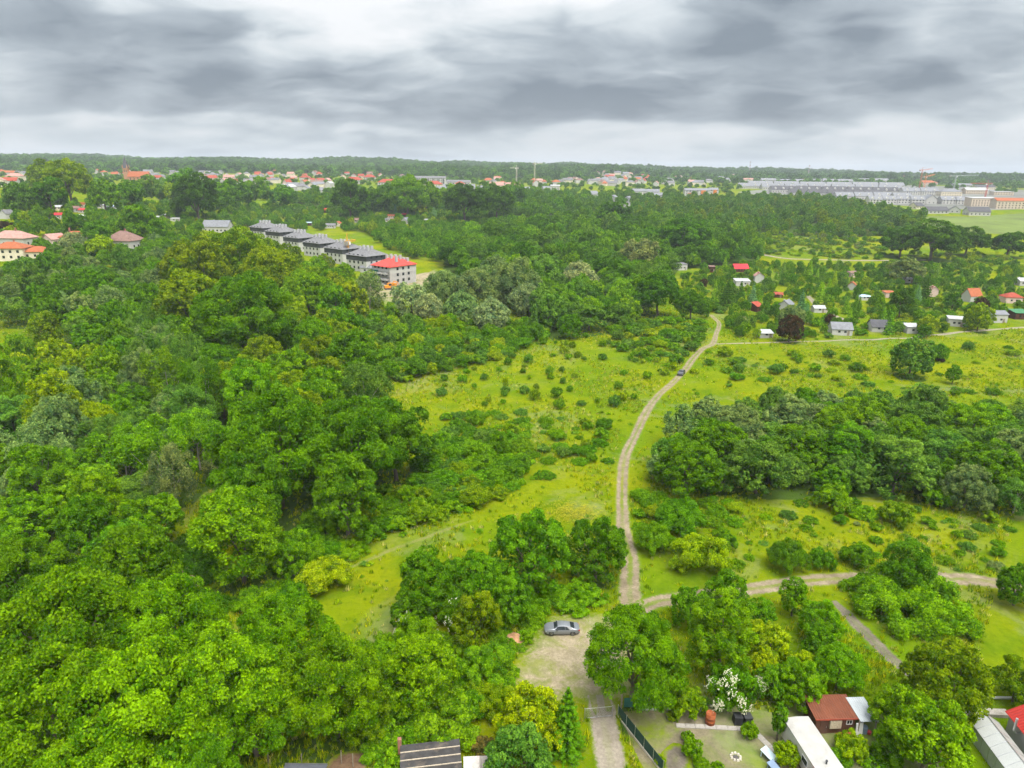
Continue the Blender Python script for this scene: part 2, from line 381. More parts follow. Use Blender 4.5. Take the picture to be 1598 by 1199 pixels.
# ------------------------------------------------------------------ tracks and yards
def smooth_line(P, step):
    P = np.asarray(P, float); Q = np.vstack([2 * P[0] - P[1], P, 2 * P[-1] - P[-2]]); out = []
    for i in range(1, len(Q) - 2):
        a, b_, c_, d_ = Q[i - 1:i + 3]; n = max(2, int(np.linalg.norm(c_ - b_) / step))
        for t_ in np.linspace(0, 1, n, endpoint=False):
            out.append(0.5 * (2 * b_ + (c_ - a) * t_ + (2 * a - 5 * b_ + 4 * c_ - d_) * t_ ** 2 + (3 * b_ - a - 3 * c_ + d_) * t_ ** 3))
    return np.array(out + [P[-1]])
CLEAR = []      # (polyline, half width): kept free of grass tufts and bushes
def ribbon(name, px, width, mat, lift=0.05, step=1.0):
    P = np.array([at(*p)[0][:2] for p in px]); L = smooth_line(P, step)
    T = np.gradient(L, axis=0); T /= np.linalg.norm(T, axis=1)[:, None]; Nn = np.stack([-T[:, 1], T[:, 0]], 1)
    ac = np.linspace(-1, 1, 13); wv = np.broadcast_to(width, (len(L),)) if np.isscalar(width) else np.interp(np.linspace(0, 1, len(L)), np.linspace(0, 1, len(width)), width)
    XY = L[:, None, :] + Nn[:, None, :] * (ac[None, :, None] * wv[:, None, None] * 0.5)
    z = terrain(XY[..., 0], XY[..., 1]) + lift
    rut = -0.035 * np.exp(-((np.abs(ac) - 0.45) / 0.16) ** 2); z = z + rut[None, :] * (lift > 0.045)
    z[:, 0] -= 0.03; z[:, -1] -= 0.03
    V = np.concatenate([XY, z[..., None]], 2).reshape(-1, 3); n, k = len(L), len(ac)
    q = (np.arange(n - 1)[:, None] * k + np.arange(k - 1)[None, :]).ravel()
    o = obj(name, np_mesh(name, V, np.stack([q, q + k, q + k + 1, q + 1], 1)[:, ::-1], {'across': np.tile(ac, n)}, True), mat)
    CLEAR.append((L, float(np.max(wv)) * 0.5))
    return tag(o, kind='structure')
def sheet(name, px, mat, lift, inner=0.55):
    """an area of bare ground: fan of rings so that its border can fade into the grass"""
    P = np.array([at(*p)[0][:2] for p in px]); L = smooth_line(np.vstack([P, P[:1]]), 1.0)[:-1]
    c = L.mean(0); rings = [1.0, 0.93, 0.86, 0.75, 0.6, 0.4, 0.2, 0.02]; V = []; A = []
    for r in rings:
        xy = c + (L - c) * r; V.append(np.concatenate([xy, (terrain(xy[:, 0], xy[:, 1]) + lift - (0.04 if r == 1.0 else 0))[:, None]], 1)); A.append(np.full(len(L), r))
    V = np.concatenate(V); A = np.concatenate(A); n = len(L); F = []
    for i in range(len(rings) - 1):
        k = np.arange(n); F.append(np.stack([i * n + k, i * n + (k + 1) % n, (i + 1) * n + (k + 1) % n, (i + 1) * n + k], 1))
    o = obj(name, np_mesh(name, V, np.concatenate(F), {'across': A}, True), mat)
    me = o.data
    if me.polygons[0].normal.z < 0: me.flip_normals()
    AREAS.append(L)
    return tag(o, kind='structure')
AREAS = []
TRACK_PX = [(990, 985), (984, 940), (983, 905), (983, 870), (974, 835), (971, 800), (971, 755), (975, 715), (990, 682), (1004, 652), (1021, 625), (1044, 603), (1066, 581), (1080, 562), (1095, 546), (1112, 537), (1118, 520), (1122, 505), (1110, 492)]
ribbon('dirt_track', TRACK_PX, [4.2, 3.8, 3.1, 2.7, 3.1, 2.6, 3.0, 2.6, 2.9, 2.6, 3.1, 2.7, 2.8, 2.3, 2.4, 2.3, 2.0], TRACK, 0.062)
ribbon('side_track', [(985, 960), (1020, 941), (1080, 931), (1150, 922), (1230, 911), (1300, 904), (1380, 901), (1460, 904), (1520, 905), (1575, 915), (1640, 925)], [3.4, 3.4, 3.4, 3.6, 3.8, 3.8, 4.4, 4.6, 4.6], TRACK, 0.056)
ribbon('diagonal_path', [(1300, 938), (1315, 952), (1332, 970), (1362, 1000), (1395, 1032), (1425, 1058)], [1.2, 2.2, 2.7, 2.5, 2.6, 1.6], GREYPATH, 0.050)
ribbon('allotment_lane', [(1112, 537), (1160, 536), (1230, 534), (1300, 532), (1380, 529), (1450, 524), (1520, 517), (1600, 511)], [1.4, 1.8, 1.4, 2.0, 2.4, 2.6, 2.4], LANE, 0.050)
ribbon('faint_trail', [(538, 890), (580, 872), (640, 848), (700, 826), (740, 812)], [0.8, 1.5, 1.2, 1.4, 0.7], track_mat('trail_dirt', .7, (0.21, 0.205, 0.075), (0.16, 0.17, 0.05), .45, .95), 0.045)
ribbon('garden_lane', [(935, 1085), (940, 1110), (946, 1150), (955, 1200), (962, 1260)], 3.7, LANE, 0.058, 0.7)
ribbon('far_lane', [(1180, 396), (1230, 404), (1300, 406), (1380, 407), (1450, 406)], 5.0, LANE, 0.10, 3)
ribbon('allotment_path', [(1250, 452), (1268, 470), (1290, 487), (1320, 500)], 3.0, LANE, 0.05)
sheet('parking_area', [(786, 1088), (796, 1046), (818, 1010), (842, 980), (858, 962), (905, 955), (950, 956), (985, 938), (1006, 944), (1000, 985), (996, 1040), (985, 1090), (960, 1112), (930, 1120), (905, 1098), (850, 1096)], YARD, 0.05)
sheet('garden_ground', [(966, 1112), (1060, 1100), (1160, 1102), (1215, 1112), (1260, 1090), (1345, 1100), (1420, 1150), (1480, 1240), (1200, 1260), (1030, 1225)], MT['garden_soil'], 0.045)
sheet('far_field', [(1436, 352), (1450, 338), (1520, 338), (1600, 334), (1660, 345), (1610, 364), (1500, 362)], pm('pasture', (0.10, 0.14, 0.022), .95, .3, .03), 0.08)
sheet('building_site', [(598, 478), (560, 455), (600, 440), (650, 440), (680, 420), (690, 445), (650, 460)], YARD, 0.06)

# ------------------------------------------------------------------ foliage
def unit(v): return v / np.maximum(np.linalg.norm(v, axis=-1, keepdims=True), 1e-9)
def leaf_mesh(name, C, Nn, size, lv, mat, r, long=1.5, hang=None):
    n = len(C); Nn = unit(Nn)
    t = r.normal(size=(n, 3)) if hang is None else np.tile([0, 0, -1.0], (n, 1)) + r.normal(size=(n, 3)) * hang
    t = unit(t - Nn * (t * Nn).sum(1, keepdims=True)); b_ = np.cross(Nn, t)
    a = (size * 0.5 * np.sqrt(long))[:, None]; w = (size * 0.5 / np.sqrt(long))[:, None]
    fold = Nn * (size * 0.12)[:, None]
    V = np.stack([C + t * a, C + b_ * w + fold, C - t * a * r.uniform(0.7, 1.1, (n, 1)), C - b_ * w + fold], 1).reshape(-1, 3)
    F = np.arange(n * 4).reshape(n, 4)
    me = np_mesh(name, V, F, {'lv': np.repeat(lv, 4)})
    me.materials.append(mat)
    return me
def crown(name, seed, n, asp=1.0, lobes=14, lr=(0.30, 0.46), cr=(0.09, 0.17), leaf=0.06, zc=None, bottom=0.25, flat=0.75, up=0.45, rnd=0.6, out=0.66, mat=None, long=1.5, hang=None, sub=11, droop=0.0, skirt=-0.35):
    """a crown 2 wide and about 2*asp tall, its middle at zc: lobes carry clumps, clumps carry leaves"""
    r = np.random.default_rng(seed); h = asp
    zc = h * 1.05 if zc is None else zc
    k = np.arange(lobes) + 0.5; ph = np.arccos(1 - (1 - skirt) * k / lobes * 1.0); th = math.pi * (1 + 5 ** 0.5) * k + r.uniform(0, 6)
    D = np.stack([np.cos(th) * np.sin(ph), np.sin(th) * np.sin(ph), np.cos(ph)], 1) + r.normal(size=(lobes, 3)) * 0.14
    D = unit(D); LR = r.uniform(*lr, lobes)
    LC = D * np.array([1, 1, h]) * (out * r.uniform(0.82, 1.08, (lobes, 1)))
    LC = np.vstack([LC, [[0, 0, 0]]]); LR = np.append(LR, 0.5 * min(1, h))
    D = np.vstack([D, [[0, 0, 1]]])
    cc, cd_, crr = [], [], []
    for i in range(len(LC)):
        u = unit(r.normal(size=(sub, 3)) + D[i] * 1.1 + np.array([0, 0, 0.35]))
        cc.append(LC[i] + u * LR[i] * r.uniform(0.75, 1.02, (sub, 1)) * np.array([1, 1, flat])); cd_.append(u); crr.append(r.uniform(*cr, sub))
    cc = np.concatenate(cc); cd_ = np.concatenate(cd_); crr = np.concatenate(crr)
    p = crr ** 2; idx = r.choice(len(cc), int(n * 1.25), p=p / p.sum())
    u = unit(r.normal(size=(len(idx), 3)) + cd_[idx] * 0.7 + np.array([0, 0, up]))
    C = cc[idx] + u * (crr[idx] * r.uniform(0.55, 1.12, len(idx)))[:, None] * np.array([1, 1, flat])
    if droop: C[:, 2] -= droop * np.hypot(C[:, 0], C[:, 1]) ** 2 * r.uniform(0.5, 1.2, len(C))
    inside = np.zeros(len(C), bool)
    for i in range(len(LC)):
        q = (C - LC[i]) / np.array([1, 1, flat]); inside |= (q * q).sum(1) < (LR[i] * 0.72) ** 2
    C, u, idx = C[~inside][:n], u[~inside][:n], idx[~inside][:n]
    Nn = unit(u * 0.75 + np.array([0, 0, 0.35]) + r.normal(size=C.shape) * rnd)
    # a sparse fill of bigger leaves keeps the middle of the crown closed
    m = max(40, n // 9); ci = r.choice(len(LC), m); fu = unit(r.normal(size=(m, 3)))
    FC = LC[ci] + fu * (LR[ci] * r.uniform(0.45, 0.78, m))[:, None] * np.array([1, 1, flat])
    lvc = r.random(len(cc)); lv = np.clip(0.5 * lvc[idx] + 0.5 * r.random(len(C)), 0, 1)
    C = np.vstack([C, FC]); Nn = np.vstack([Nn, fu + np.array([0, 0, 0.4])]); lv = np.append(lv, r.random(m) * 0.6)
    size = leaf * r.uniform(0.65, 1.3, len(C)); size[-m:] *= 1.5
    C = C + np.array([0, 0, zc]); C[:, 2] = np.maximum(C[:, 2], bottom * r.uniform(0.3, 1.0, len(C)))
    lim = 1.0 / max(np.percentile(np.abs(C[:, :2]), 99.3), 1e-6); C[:, :2] *= lim
    return leaf_mesh(name, C, Nn, size, lv, mat or LEAF, r, long, hang), LC + np.array([0, 0, zc])
def trunk(name, seed, tips, rad=0.055, mat=None, base=0.0, stems=1, lean=0.03):
    r = random.Random(seed); mb = MB(); tips = sorted(tips, key=lambda p: -p[2])
    for s_ in range(stems):
        ox, oy = (0, 0) if stems == 1 else (r.uniform(-.16, .16), r.uniform(-.16, .16))
        top = tips[s_ % 3]; zt = top[2] * 0.9; ra = rad / math.sqrt(stems)
        P = [(ox, oy, -0.06)] + [(ox + (top[0] * 0.6 - ox) * k ** 1.6 + r.uniform(-lean, lean), oy + (top[1] * 0.6 - oy) * k ** 1.6 + r.uniform(-lean, lean), zt * k) for k in (0.06, 0.3, 0.55, 0.8, 1.0)]
        mb.tube(P, [ra * 1.5, ra * 1.1, ra * 0.9, ra * 0.7, ra * 0.45, ra * 0.12], 7)
        lim = tips[3:3 + 6] if stems == 1 else tips[3 + s_ * 2:5 + s_ * 2]
        for q in lim:
            k = r.uniform(0.3, 0.6); i = 2 if k < 0.45 else 3; a = P[i]
            e = (a[0] + (q[0] - a[0]) * 1.05, a[1] + (q[1] - a[1]) * 1.05, max(q[2], a[2] + 0.12)); mdl = ((a[0] + e[0]) / 2, (a[1] + e[1]) / 2, (a[2] + e[2]) / 2 - 0.05)
            mb.tube([a, mdl, e], [ra * 0.5, ra * 0.34, ra * 0.1], 5)
    me = mb.mesh(name, True); me.materials.append(mat or BARK); return me
def spruce(name, seed, n, asp=1.45, leaf=0.10, tiers=13):
    r = np.random.default_rng(seed); Hh = 2 * asp; C, Nn, lv = [], [], []
    for k in range(tiers):
        f = k / (tiers - 1); z = 0.18 + (Hh - 0.30) * f ** 0.93; rad = (1 - f) ** 0.85 * 0.98 + 0.03; nb = max(4, int(12 * (1 - f) + 4)); m = int(n * (rad + 0.12) / (tiers * 0.6) / nb) + 3
        for b_ in range(nb):
            a = b_ * 2 * math.pi / nb + k * 0.7 + r.uniform(-.2, .2); L = rad * r.uniform(0.8, 1.08); s = r.beta(1.6, 1.0, m)
            x = L * s; w = 0.10 * (1 - 0.55 * s) * (1 - 0.5 * f); dz = -0.30 * x * (1 - 0.4 * f) + 0.10 * s ** 2 + r.normal(size=m) * 0.025
            off = r.normal(size=m) * w
            C.append(np.stack([x * math.cos(a) - off * math.sin(a), x * math.sin(a) + off * math.cos(a), z + dz - np.abs(off) * 0.5], 1))
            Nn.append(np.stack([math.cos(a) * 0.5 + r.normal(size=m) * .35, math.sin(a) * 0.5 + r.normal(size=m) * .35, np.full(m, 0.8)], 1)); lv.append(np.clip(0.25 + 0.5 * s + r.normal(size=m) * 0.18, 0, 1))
    C = np.concatenate(C); Nn = np.concatenate(Nn); lv = np.concatenate(lv)
    return leaf_mesh(name, C, Nn, leaf * r.uniform(0.6, 1.3, len(C)), lv, NEEDLE, r, 2.0), [np.array([0, 0, Hh])]
def straight_trunk(name, h, rad, mat=None):
    me = MB().tube([(0, 0, -0.06), (0.01, 0, h * .3), (0, .01, h * .65), (0, 0, h)], [rad * 1.3, rad, rad * .6, rad * .1], 7).mesh(name, True); me.materials.append(mat or BARK); return me

KINDS = {   # asp = total height over width of the prototype (as built)
 'broad':  dict(asp=0.86, zc=0.84, lobes=18, lr=(0.24, 0.44), cr=(0.06, 0.16), flat=0.78, out=0.68, sub=14, rnd=0.75),
 'round':  dict(asp=0.95, zc=0.78, bottom=0.08, lobes=18, lr=(0.30, 0.44), cr=(0.08, 0.14), flat=0.9, out=0.62, skirt=-0.55),
 'tall':   dict(asp=1.35, lobes=18, lr=(0.30, 0.44), cr=(0.10, 0.17), flat=0.95, out=0.66, skirt=-0.75),
 'willow': dict(asp=0.95, lobes=20, lr=(0.26, 0.40), cr=(0.10, 0.20), flat=0.95, out=0.66, droop=0.20, hang=0.5, long=2.6, skirt=-0.6, rnd=0.45),
 'airy':   dict(asp=1.25, lobes=15, lr=(0.25, 0.40), cr=(0.10, 0.22), flat=1.0, out=0.68, hang=0.9, long=1.8, skirt=-0.6, rnd=0.8),
 'shrub':  dict(asp=0.62, lobes=11, lr=(0.20, 0.46), cr=(0.09, 0.20), flat=0.85, out=0.70, skirt=-0.05, zc=0.42, bottom=0.03),
 'mound':  dict(asp=0.36, lobes=15, lr=(0.22, 0.40), cr=(0.08, 0.16), flat=0.75, out=0.72, skirt=0.0, zc=0.12, bottom=0.02),
}
TREEISH = ('broad', 'round', 'tall', 'willow', 'airy')
LOD = {'hero': (44000, 0.032), 'near': (18000, 0.049), 'mid': (7000, 0.078), 'far': (2000, 0.14)}
NVAR = {'hero': 2, 'near': 3, 'mid': 4, 'far': 4}
PROTO = {}
def proto(kind, lod, var):
    """crown mesh, trunk mesh (or None), height of the built shape"""
    key = (kind, lod, var)
    if key in PROTO: return PROTO[key]
    seed = abs(hash((kind.__len__() * 131 + ord(kind[0]) * 7 + ord(kind[-1]), lod.__len__() + ord(lod[0]), var))) % 100000
    if kind == 'spruce':
        n, lf = {'hero': (16000, .055), 'near': (9000, .07), 'mid': (3200, .11), 'far': (900, .19)}[lod]
        c, tips = spruce('spruce_crown', seed, n, 1.45, lf); tk = straight_trunk('spruce_trunk', 2.6, 0.045); H = 2.9
    else:
        n, lf = LOD[lod]; kw = dict(KINDS[kind])
        if kind == 'airy': n = int(n * 0.5)
        if kind == 'willow': lf *= 1.1
        if kind == 'mound': n = int(n * 0.8)
        kw['lobes'] = kw['lobes'] + (0, 9, -4, 5)[var]; kw['lr'] = tuple(q * (1.0, .84, 1.1, .92)[var] for q in kw['lr'])
        c, tips = crown(kind + '_crown', seed, n, leaf=lf, **kw)
        zs = np.empty(len(c.vertices) * 3, np.float32); c.vertices.foreach_get('co', zs); H = float(zs[2::3].max())
        tk = None
        if kind in TREEISH: tk = trunk(kind + '_trunk', seed, [tuple(p) for p in tips], 0.05 if kind != 'airy' else 0.035, PALEBARK if kind in ('airy',) else BARK, stems=3 if kind == 'willow' else 1)
    PROTO[key] = (c, tk, H); return PROTO[key]

TINT = {  # leaf colours
 'bright': (0.056, 0.134, 0.0055), 'mid': (0.040, 0.108, 0.0075), 'dark': (0.028, 0.080, 0.0085), 'deep': (0.021, 0.062, 0.009),
 'olive': (0.068, 0.122, 0.0050), 'lime': (0.100, 0.165, 0.006), 'grey': (0.100, 0.145, 0.050), 'silver': (0.145, 0.175, 0.085),
 'sage': (0.070, 0.120, 0.026), 'straw': (0.115, 0.142, 0.052), 'plum': (0.040, 0.018, 0.018), 'blue': (0.055, 0.105, 0.085), 'conifer': (0.016, 0.050, 0.012), 'fresh': (0.066, 0.150, 0.014), 'rust': (0.10, 0.075, 0.04)}
TWORD = {'bright': 'bright green', 'mid': 'mid green', 'dark': 'dark green', 'deep': 'deep green', 'olive': 'olive green', 'lime': 'yellow green', 'grey': 'grey green', 'silver': 'silvery', 'sage': 'sage green', 'straw': 'straw coloured', 'plum': 'purple leaved', 'blue': 'blue green', 'conifer': 'dark green', 'fresh': 'fresh light green', 'rust': 'brownish'}
GREYS = ('grey', 'silver', 'straw', 'rust', 'plum', 'blue', 'sage')
TINT = {k: (c_[0] * 1.62, c_[1] * 2.08, c_[2] * 1.0) if k in ('sage', 'rust', 'plum', 'blue') else (c_[0] * 1.62, c_[1] * 1.86, c_[2] * 1.6) if k in GREYS else (c_[0] * 2.4, c_[1] * 2.25, c_[2] * 0.4) for k, c_ in TINT.items()}
VEG = []     # every plant: dict(kind, x, y, z, W, H, tint, rot, px (width in the photo), label, group, zone, name, cat)
GRID = {}
def gput(x, y, r_): GRID.setdefault((int(x // 12), int(y // 12)), []).append((x, y, r_))
def gfree(x, y, r_, k=0.62):
    i, j = int(x // 12), int(y // 12)
    for a in range(i - 2, i + 3):
        for c in range(j - 2, j + 3):
            for (u, v, w) in GRID.get((a, c), ()):
                if (u - x) ** 2 + (v - y) ** 2 < ((r_ + w) * k) ** 2: return False
    return True
def plant(kind, x, y, Wd, asp, tint, label=None, group=None, zone=None, name=None, cat=None, put=True):
    z = gz(x, y); px = Wd * FPX / max(1.0, to_px((x, y, z))[2])
    c = np.array(TINT[tint]) * random.uniform(0.86, 1.14); c[0] *= random.uniform(0.9, 1.12)
    VEG.append(dict(kind=kind, x=x, y=y, z=z, W=Wd, H=Wd * asp, tint=tuple(c), tword=TWORD[tint], rot=random.uniform(0, 6.28), px=px, label=label, group=group, zone=zone, name=name, cat=cat))
    if put: gput(x, y, Wd * 0.5)
    return VEG[-1]
DASP = {'broad': 1.06, 'round': 1.12, 'tall': 1.45, 'willow': 0.95, 'airy': 1.3, 'shrub': 0.62, 'mound': 0.32, 'spruce': 1.7, 'thuja': 4.0}
CH = {'broad': 0.58, 'round': 0.55, 'tall': 0.55, 'willow': 0.5, 'airy': 0.58, 'shrub': 0.5, 'mound': 0.4, 'spruce': 0.45, 'thuja': 0.5}
def T(px, py, w, kind='broad', tint='mid', label=None, asp=None, **kw):
    """a plant whose crown the photograph shows centred on px, py and w pixels wide"""
    a = asp or DASP[kind]; dep = 100.0
    for _ in range(6):
        Wd = w * dep / FPX; p, dep = at(px, py, Wd * a * CH[kind])
    return plant(kind, float(p[0]), float(p[1]), Wd, a, tint, label, **kw)
def in_poly(P, Q):
    P = np.asarray(P); ins = np.zeros(len(P), bool); j = len(Q) - 1
    for i in range(len(Q)):
        xi, yi = Q[i]; xj, yj = Q[j]
        with np.errstate(divide='ignore', invalid='ignore'):
            ins ^= ((yi > P[:, 1]) != (yj > P[:, 1])) & (P[:, 0] < (xj - xi) * (P[:, 1] - yi) / (yj - yi) + xi)
        j = i
    return ins
def clear_of_roads(P, pad):
    ok = np.ones(len(P), bool)
    for L, hw in CLEAR:
        lo, hi = L.min(0) - hw - pad, L.max(0) + hw + pad
        cand = np.where(ok & (P >= lo).all(1) & (P <= hi).all(1))[0]
        for s in range(0, len(cand), 2000):
            q = cand[s:s + 2000]; d = np.sqrt(((P[q][:, None, :] - L[None, ::2, :]) ** 2).sum(2)).min(1); ok[q] &= d > hw + pad
    for A in AREAS: ok &= ~in_poly(P, A)
    for (x0, y0, rr, fl) in FOOT:
        dd = math.hypot(x0, y0); ux, uy = -x0 / dd, -y0 / dd; qx, qy = P[:, 0] - x0, P[:, 1] - y0
        al = qx * ux + qy * uy; la = np.abs(-qx * uy + qy * ux)
        ok &= ~((qx * qx + qy * qy < (rr + pad) ** 2) | ((la < rr * 0.75) & (al > 0) & (al < fl + rr)))
    return ok
FOOT = []     # (x, y, radius, length kept open in front) of buildings, vehicles and the like
def world_poly(px, h):
    out = []
    for i, a in enumerate(px):
        b_ = px[(i + 1) % len(px)]; n = max(1, int(math.hypot(b_[0] - a[0], b_[1] - a[1]) / 40))
        for k in range(n):
            q = at(a[0] + (b_[0] - a[0]) * k / n, a[1] + (b_[1] - a[1]) * k / n, h)[0]; out.append((q[0], q[1]))
    return np.array(out)
WOODS = []
def fill(px, h, n, Wr, kinds, tints, zone, pack=0.62, pad=1.0, asp=None, tries=6, group=None, cap=None):
    """plants strewn over the ground that the outline px encloses, no closer than they grow"""
    Q = world_poly(px, h)
    if h >= 5: WOODS.append(Q)
    lo, hi = Q.min(0), Q.max(0)
    P = np.random.default_rng(len(VEG) + n).uniform(lo, hi, (n * tries, 2)); P = P[in_poly(P, Q)]; P = P[clear_of_roads(P, pad)]
    kk, kw = zip(*kinds); tk, tw = zip(*tints); got = 0
    for x, y in P:
        Wd = random.uniform(*Wr)
        if not gfree(x, y, Wd * 0.5, pack): continue
        k = random.choices(kk, kw)[0]; a = (asp or DASP[k]) * random.uniform(0.75, 1.3)
        plant(k, x, y, Wd, a, random.choices(tk, tw)[0], zone=zone, group=group); got += 1
        if got >= (cap or n): break
    return got
def lod_for(px): 
    q = px * 1024 / 1598
    return 'hero' if q > 85 else 'near' if q > 40 else 'mid' if q > 15 else 'far'

# ------------------------------------------------------------------ buildings
def unit_box(name, mat):
    me = MB().box(-.5, .5, -.5, .5, -.5, .5).mesh(name); me.materials.append(mat); return me
WIN = {'dark': unit_box('window', GLASS), 'white': unit_box('window_white', WHITEPLASTIC)}
FRAME_ME = unit_box('frame', WHITEPLASTIC)
BLK = {k: unit_box(k, m_) for k, m_ in {'orange_panel': pm('orange_panel', (0.55, 0.17, 0.03), 0.7), 'brick': pm('brick', (0.28, 0.13, 0.09), 0.9, 0.25), 'chim': pm('grey_chimney', (0.36, 0.36, 0.37), 0.8), 'wood': WOOD, 'dark': DARKCLAD, 'skylight': glass('skylight_glass', (0.55, 0.6, 0.65), 0.15), 'whitebox': WHITEWALL}.items()}
def part(name, me, parent, loc, dims, rot=(0, 0, 0)):
    o = bpy.data.objects.new(name, me); COL.objects.link(o); o.parent = parent
    o.location = loc; o.scale = dims; o.rotation_euler = rot; return o
def foot(x, y, r_, front=0.0): FOOT.append((x, y, r_, front))
def window(t, face, L, Wd, u, zc, w, h, sub=False):
    """one window in a wall: a pane set in a proud frame; u runs along the wall from its middle"""
    if face == 'f': loc, dm = (u, -Wd / 2, zc), (w, 0.10, h)
    elif face == 'b': loc, dm = (u, Wd / 2, zc), (w, 0.10, h)
    elif face == 'l': loc, dm = (-L / 2, u, zc), (0.10, w, h)
    else: loc, dm = (L / 2, u, zc), (0.10, w, h)
    o = part('window', WIN['dark'], t, loc, dm)
    if sub:
        th = 0.07 / max(w, .1)
        fr = MB()
        # frame in the window's own unit space
        tv = 0.07 / max(h, .1)
        if face in 'fb': 
            for a, b_, c_, d_ in ((-.5 - th, -.5, -.5 - tv, .5 + tv), (.5, .5 + th, -.5 - tv, .5 + tv), (-.5, .5, .5, .5 + tv), (-.5, .5, -.5 - tv, -.5), (-.03, .03, -.5, .5)): fr.box(a, b_, -.8, .8, c_, d_)
        else:
            for a, b_, c_, d_ in ((-.5 - th, -.5, -.5 - tv, .5 + tv), (.5, .5 + th, -.5 - tv, .5 + tv), (-.5, .5, .5, .5 + tv), (-.5, .5, -.5 - tv, -.5), (-.03, .03, -.5, .5)): fr.box(-.8, .8, a, b_, c_, d_)
        fr.build('frame', WHITEPLASTIC, o)
    return o
def gable_roof(L, Wd, H, rh, ov=0.5, th=0.16):
    m_ = MB(); k = rh / (Wd / 2); y = Wd / 2 + ov; z = H - ov * k; x = L / 2 + ov; e = 0.02
    m_.slab([(-x, -y, z + th), (x, -y, z + th), (x, 0, H + rh + th), (-x, 0, H + rh + th)], th)
    m_.slab([(x, y, z + th), (-x, y, z + th), (-x, 0, H + rh + th), (x, 0, H + rh + th)], th)
    return m_
def hip_roof(L, Wd, H, rh, ov=0.5, th=0.2):
    x, y = L / 2 + ov, Wd / 2 + ov; r_ = max(0.3, (L - Wd) / 2); z = H + 0.01; zt = H + th
    V = [(-x, -y, z), (x, -y, z), (x, y, z), (-x, y, z), (-x, -y, zt), (x, -y, zt), (x, y, zt), (-x, y, zt), (-r_, 0, H + rh), (r_, 0, H + rh)]
    return MB().add(V, [(3, 2, 1, 0), (0, 1, 5, 4), (1, 2, 6, 5), (2, 3, 7, 6), (3, 0, 4, 7), (4, 5, 9, 8), (6, 7, 8, 9), (5, 6, 9), (7, 4, 8)])
def mono_roof(L, Wd, H, rh, ov=0.4, th=0.12):
    x, y = L / 2 + ov, Wd / 2 + ov; k = rh / Wd
    return MB().slab([(-x, -y, H - ov * k + th), (x, -y, H - ov * k + th), (x, y, H + rh + ov * k + th), (-x, y, H + rh + ov * k + th)], th)
def house(name, label, cat, p, rz, L, Wd, H, roof, rh, wall, roofm, wins=(), chim=None, ov=0.4, door=None, group=None, upper=None, sub=False):
    t = thing(name, label, cat, p, rz, group)
    base = -1.2
    m_ = MB()
    zb = H if upper is None else upper[0]
    if roof == 'gable' and upper is None:
        V = [(-L/2, -Wd/2, base), (L/2, -Wd/2, base), (L/2, Wd/2, base), (-L/2, Wd/2, base), (-L/2, -Wd/2, H), (L/2, -Wd/2, H), (L/2, Wd/2, H), (-L/2, Wd/2, H), (-L/2, 0, H + rh - .03), (L/2, 0, H + rh - .03)]
        m_.add(V, [(0, 1, 5, 4), (2, 3, 7, 6), (1, 2, 6, 9, 5), (3, 0, 4, 8, 7), (4, 5, 9, 8), (6, 7, 8, 9)])
    elif roof == 'mono':
        V = [(-L/2, -Wd/2, base), (L/2, -Wd/2, base), (L/2, Wd/2, base), (-L/2, Wd/2, base), (-L/2, -Wd/2, H - .01), (L/2, -Wd/2, H - .01), (L/2, Wd/2, H + rh - .01), (-L/2, Wd/2, H + rh - .01)]
        m_.add(V, [(0, 1, 5, 4), (1, 2, 6, 5), (2, 3, 7, 6), (3, 0, 4, 7), (4, 5, 6, 7)])
    else: m_.box(-L/2, L/2, -Wd/2, Wd/2, base, zb)
    m_.build('wall', wall, t)
    if upper is not None: MB().box(-L/2 - .04, L/2 + .04, -Wd/2 - .04, Wd/2 + .04, zb + .01, H).build('upper_wall', upper[1], t)
    rf = {'gable': gable_roof, 'hip': hip_roof, 'mono': mono_roof}[roof](L, Wd, H, rh, ov).build('roof', roofm, t)
    for (cx, cy, ch) in (chim or ()):
        part('chimney', BLK['brick'] if roofm in (ROOFS['red'], ROOFS['orange'], ROOFS['brown'], ROOFS['pink']) else BLK['chim'], rf, (cx, cy, H + rh * (1 - abs(cy) / (Wd / 2)) + ch / 2 - .3), (0.7, 0.6, ch + .6))
    for w_ in wins: window(t, w_[0], L, Wd, *w_[1:], sub=sub)
    if door: part('door', BLK[door[4]] if len(door) > 4 else BLK['wood'], t, ((door[1], -Wd/2 - .01, door[3] / 2) if door[0] == 'f' else (L/2 * (1 if door[0] == 'r' else -1), door[1], door[3] / 2)), ((door[2], .09, door[3]) if door[0] == 'f' else (.09, door[2], door[3])))
    foot(p[0], p[1], max(L, Wd) * 0.55, 14.0 + max(0.0, (math.hypot(p[0], p[1]) - 250) * 0.075))
    return t, rf
def win_row(face, n, span, zc, w, h): return [(face, (-span / 2 + span * (k + .5) / n), zc, w, h) for k in range(n)]

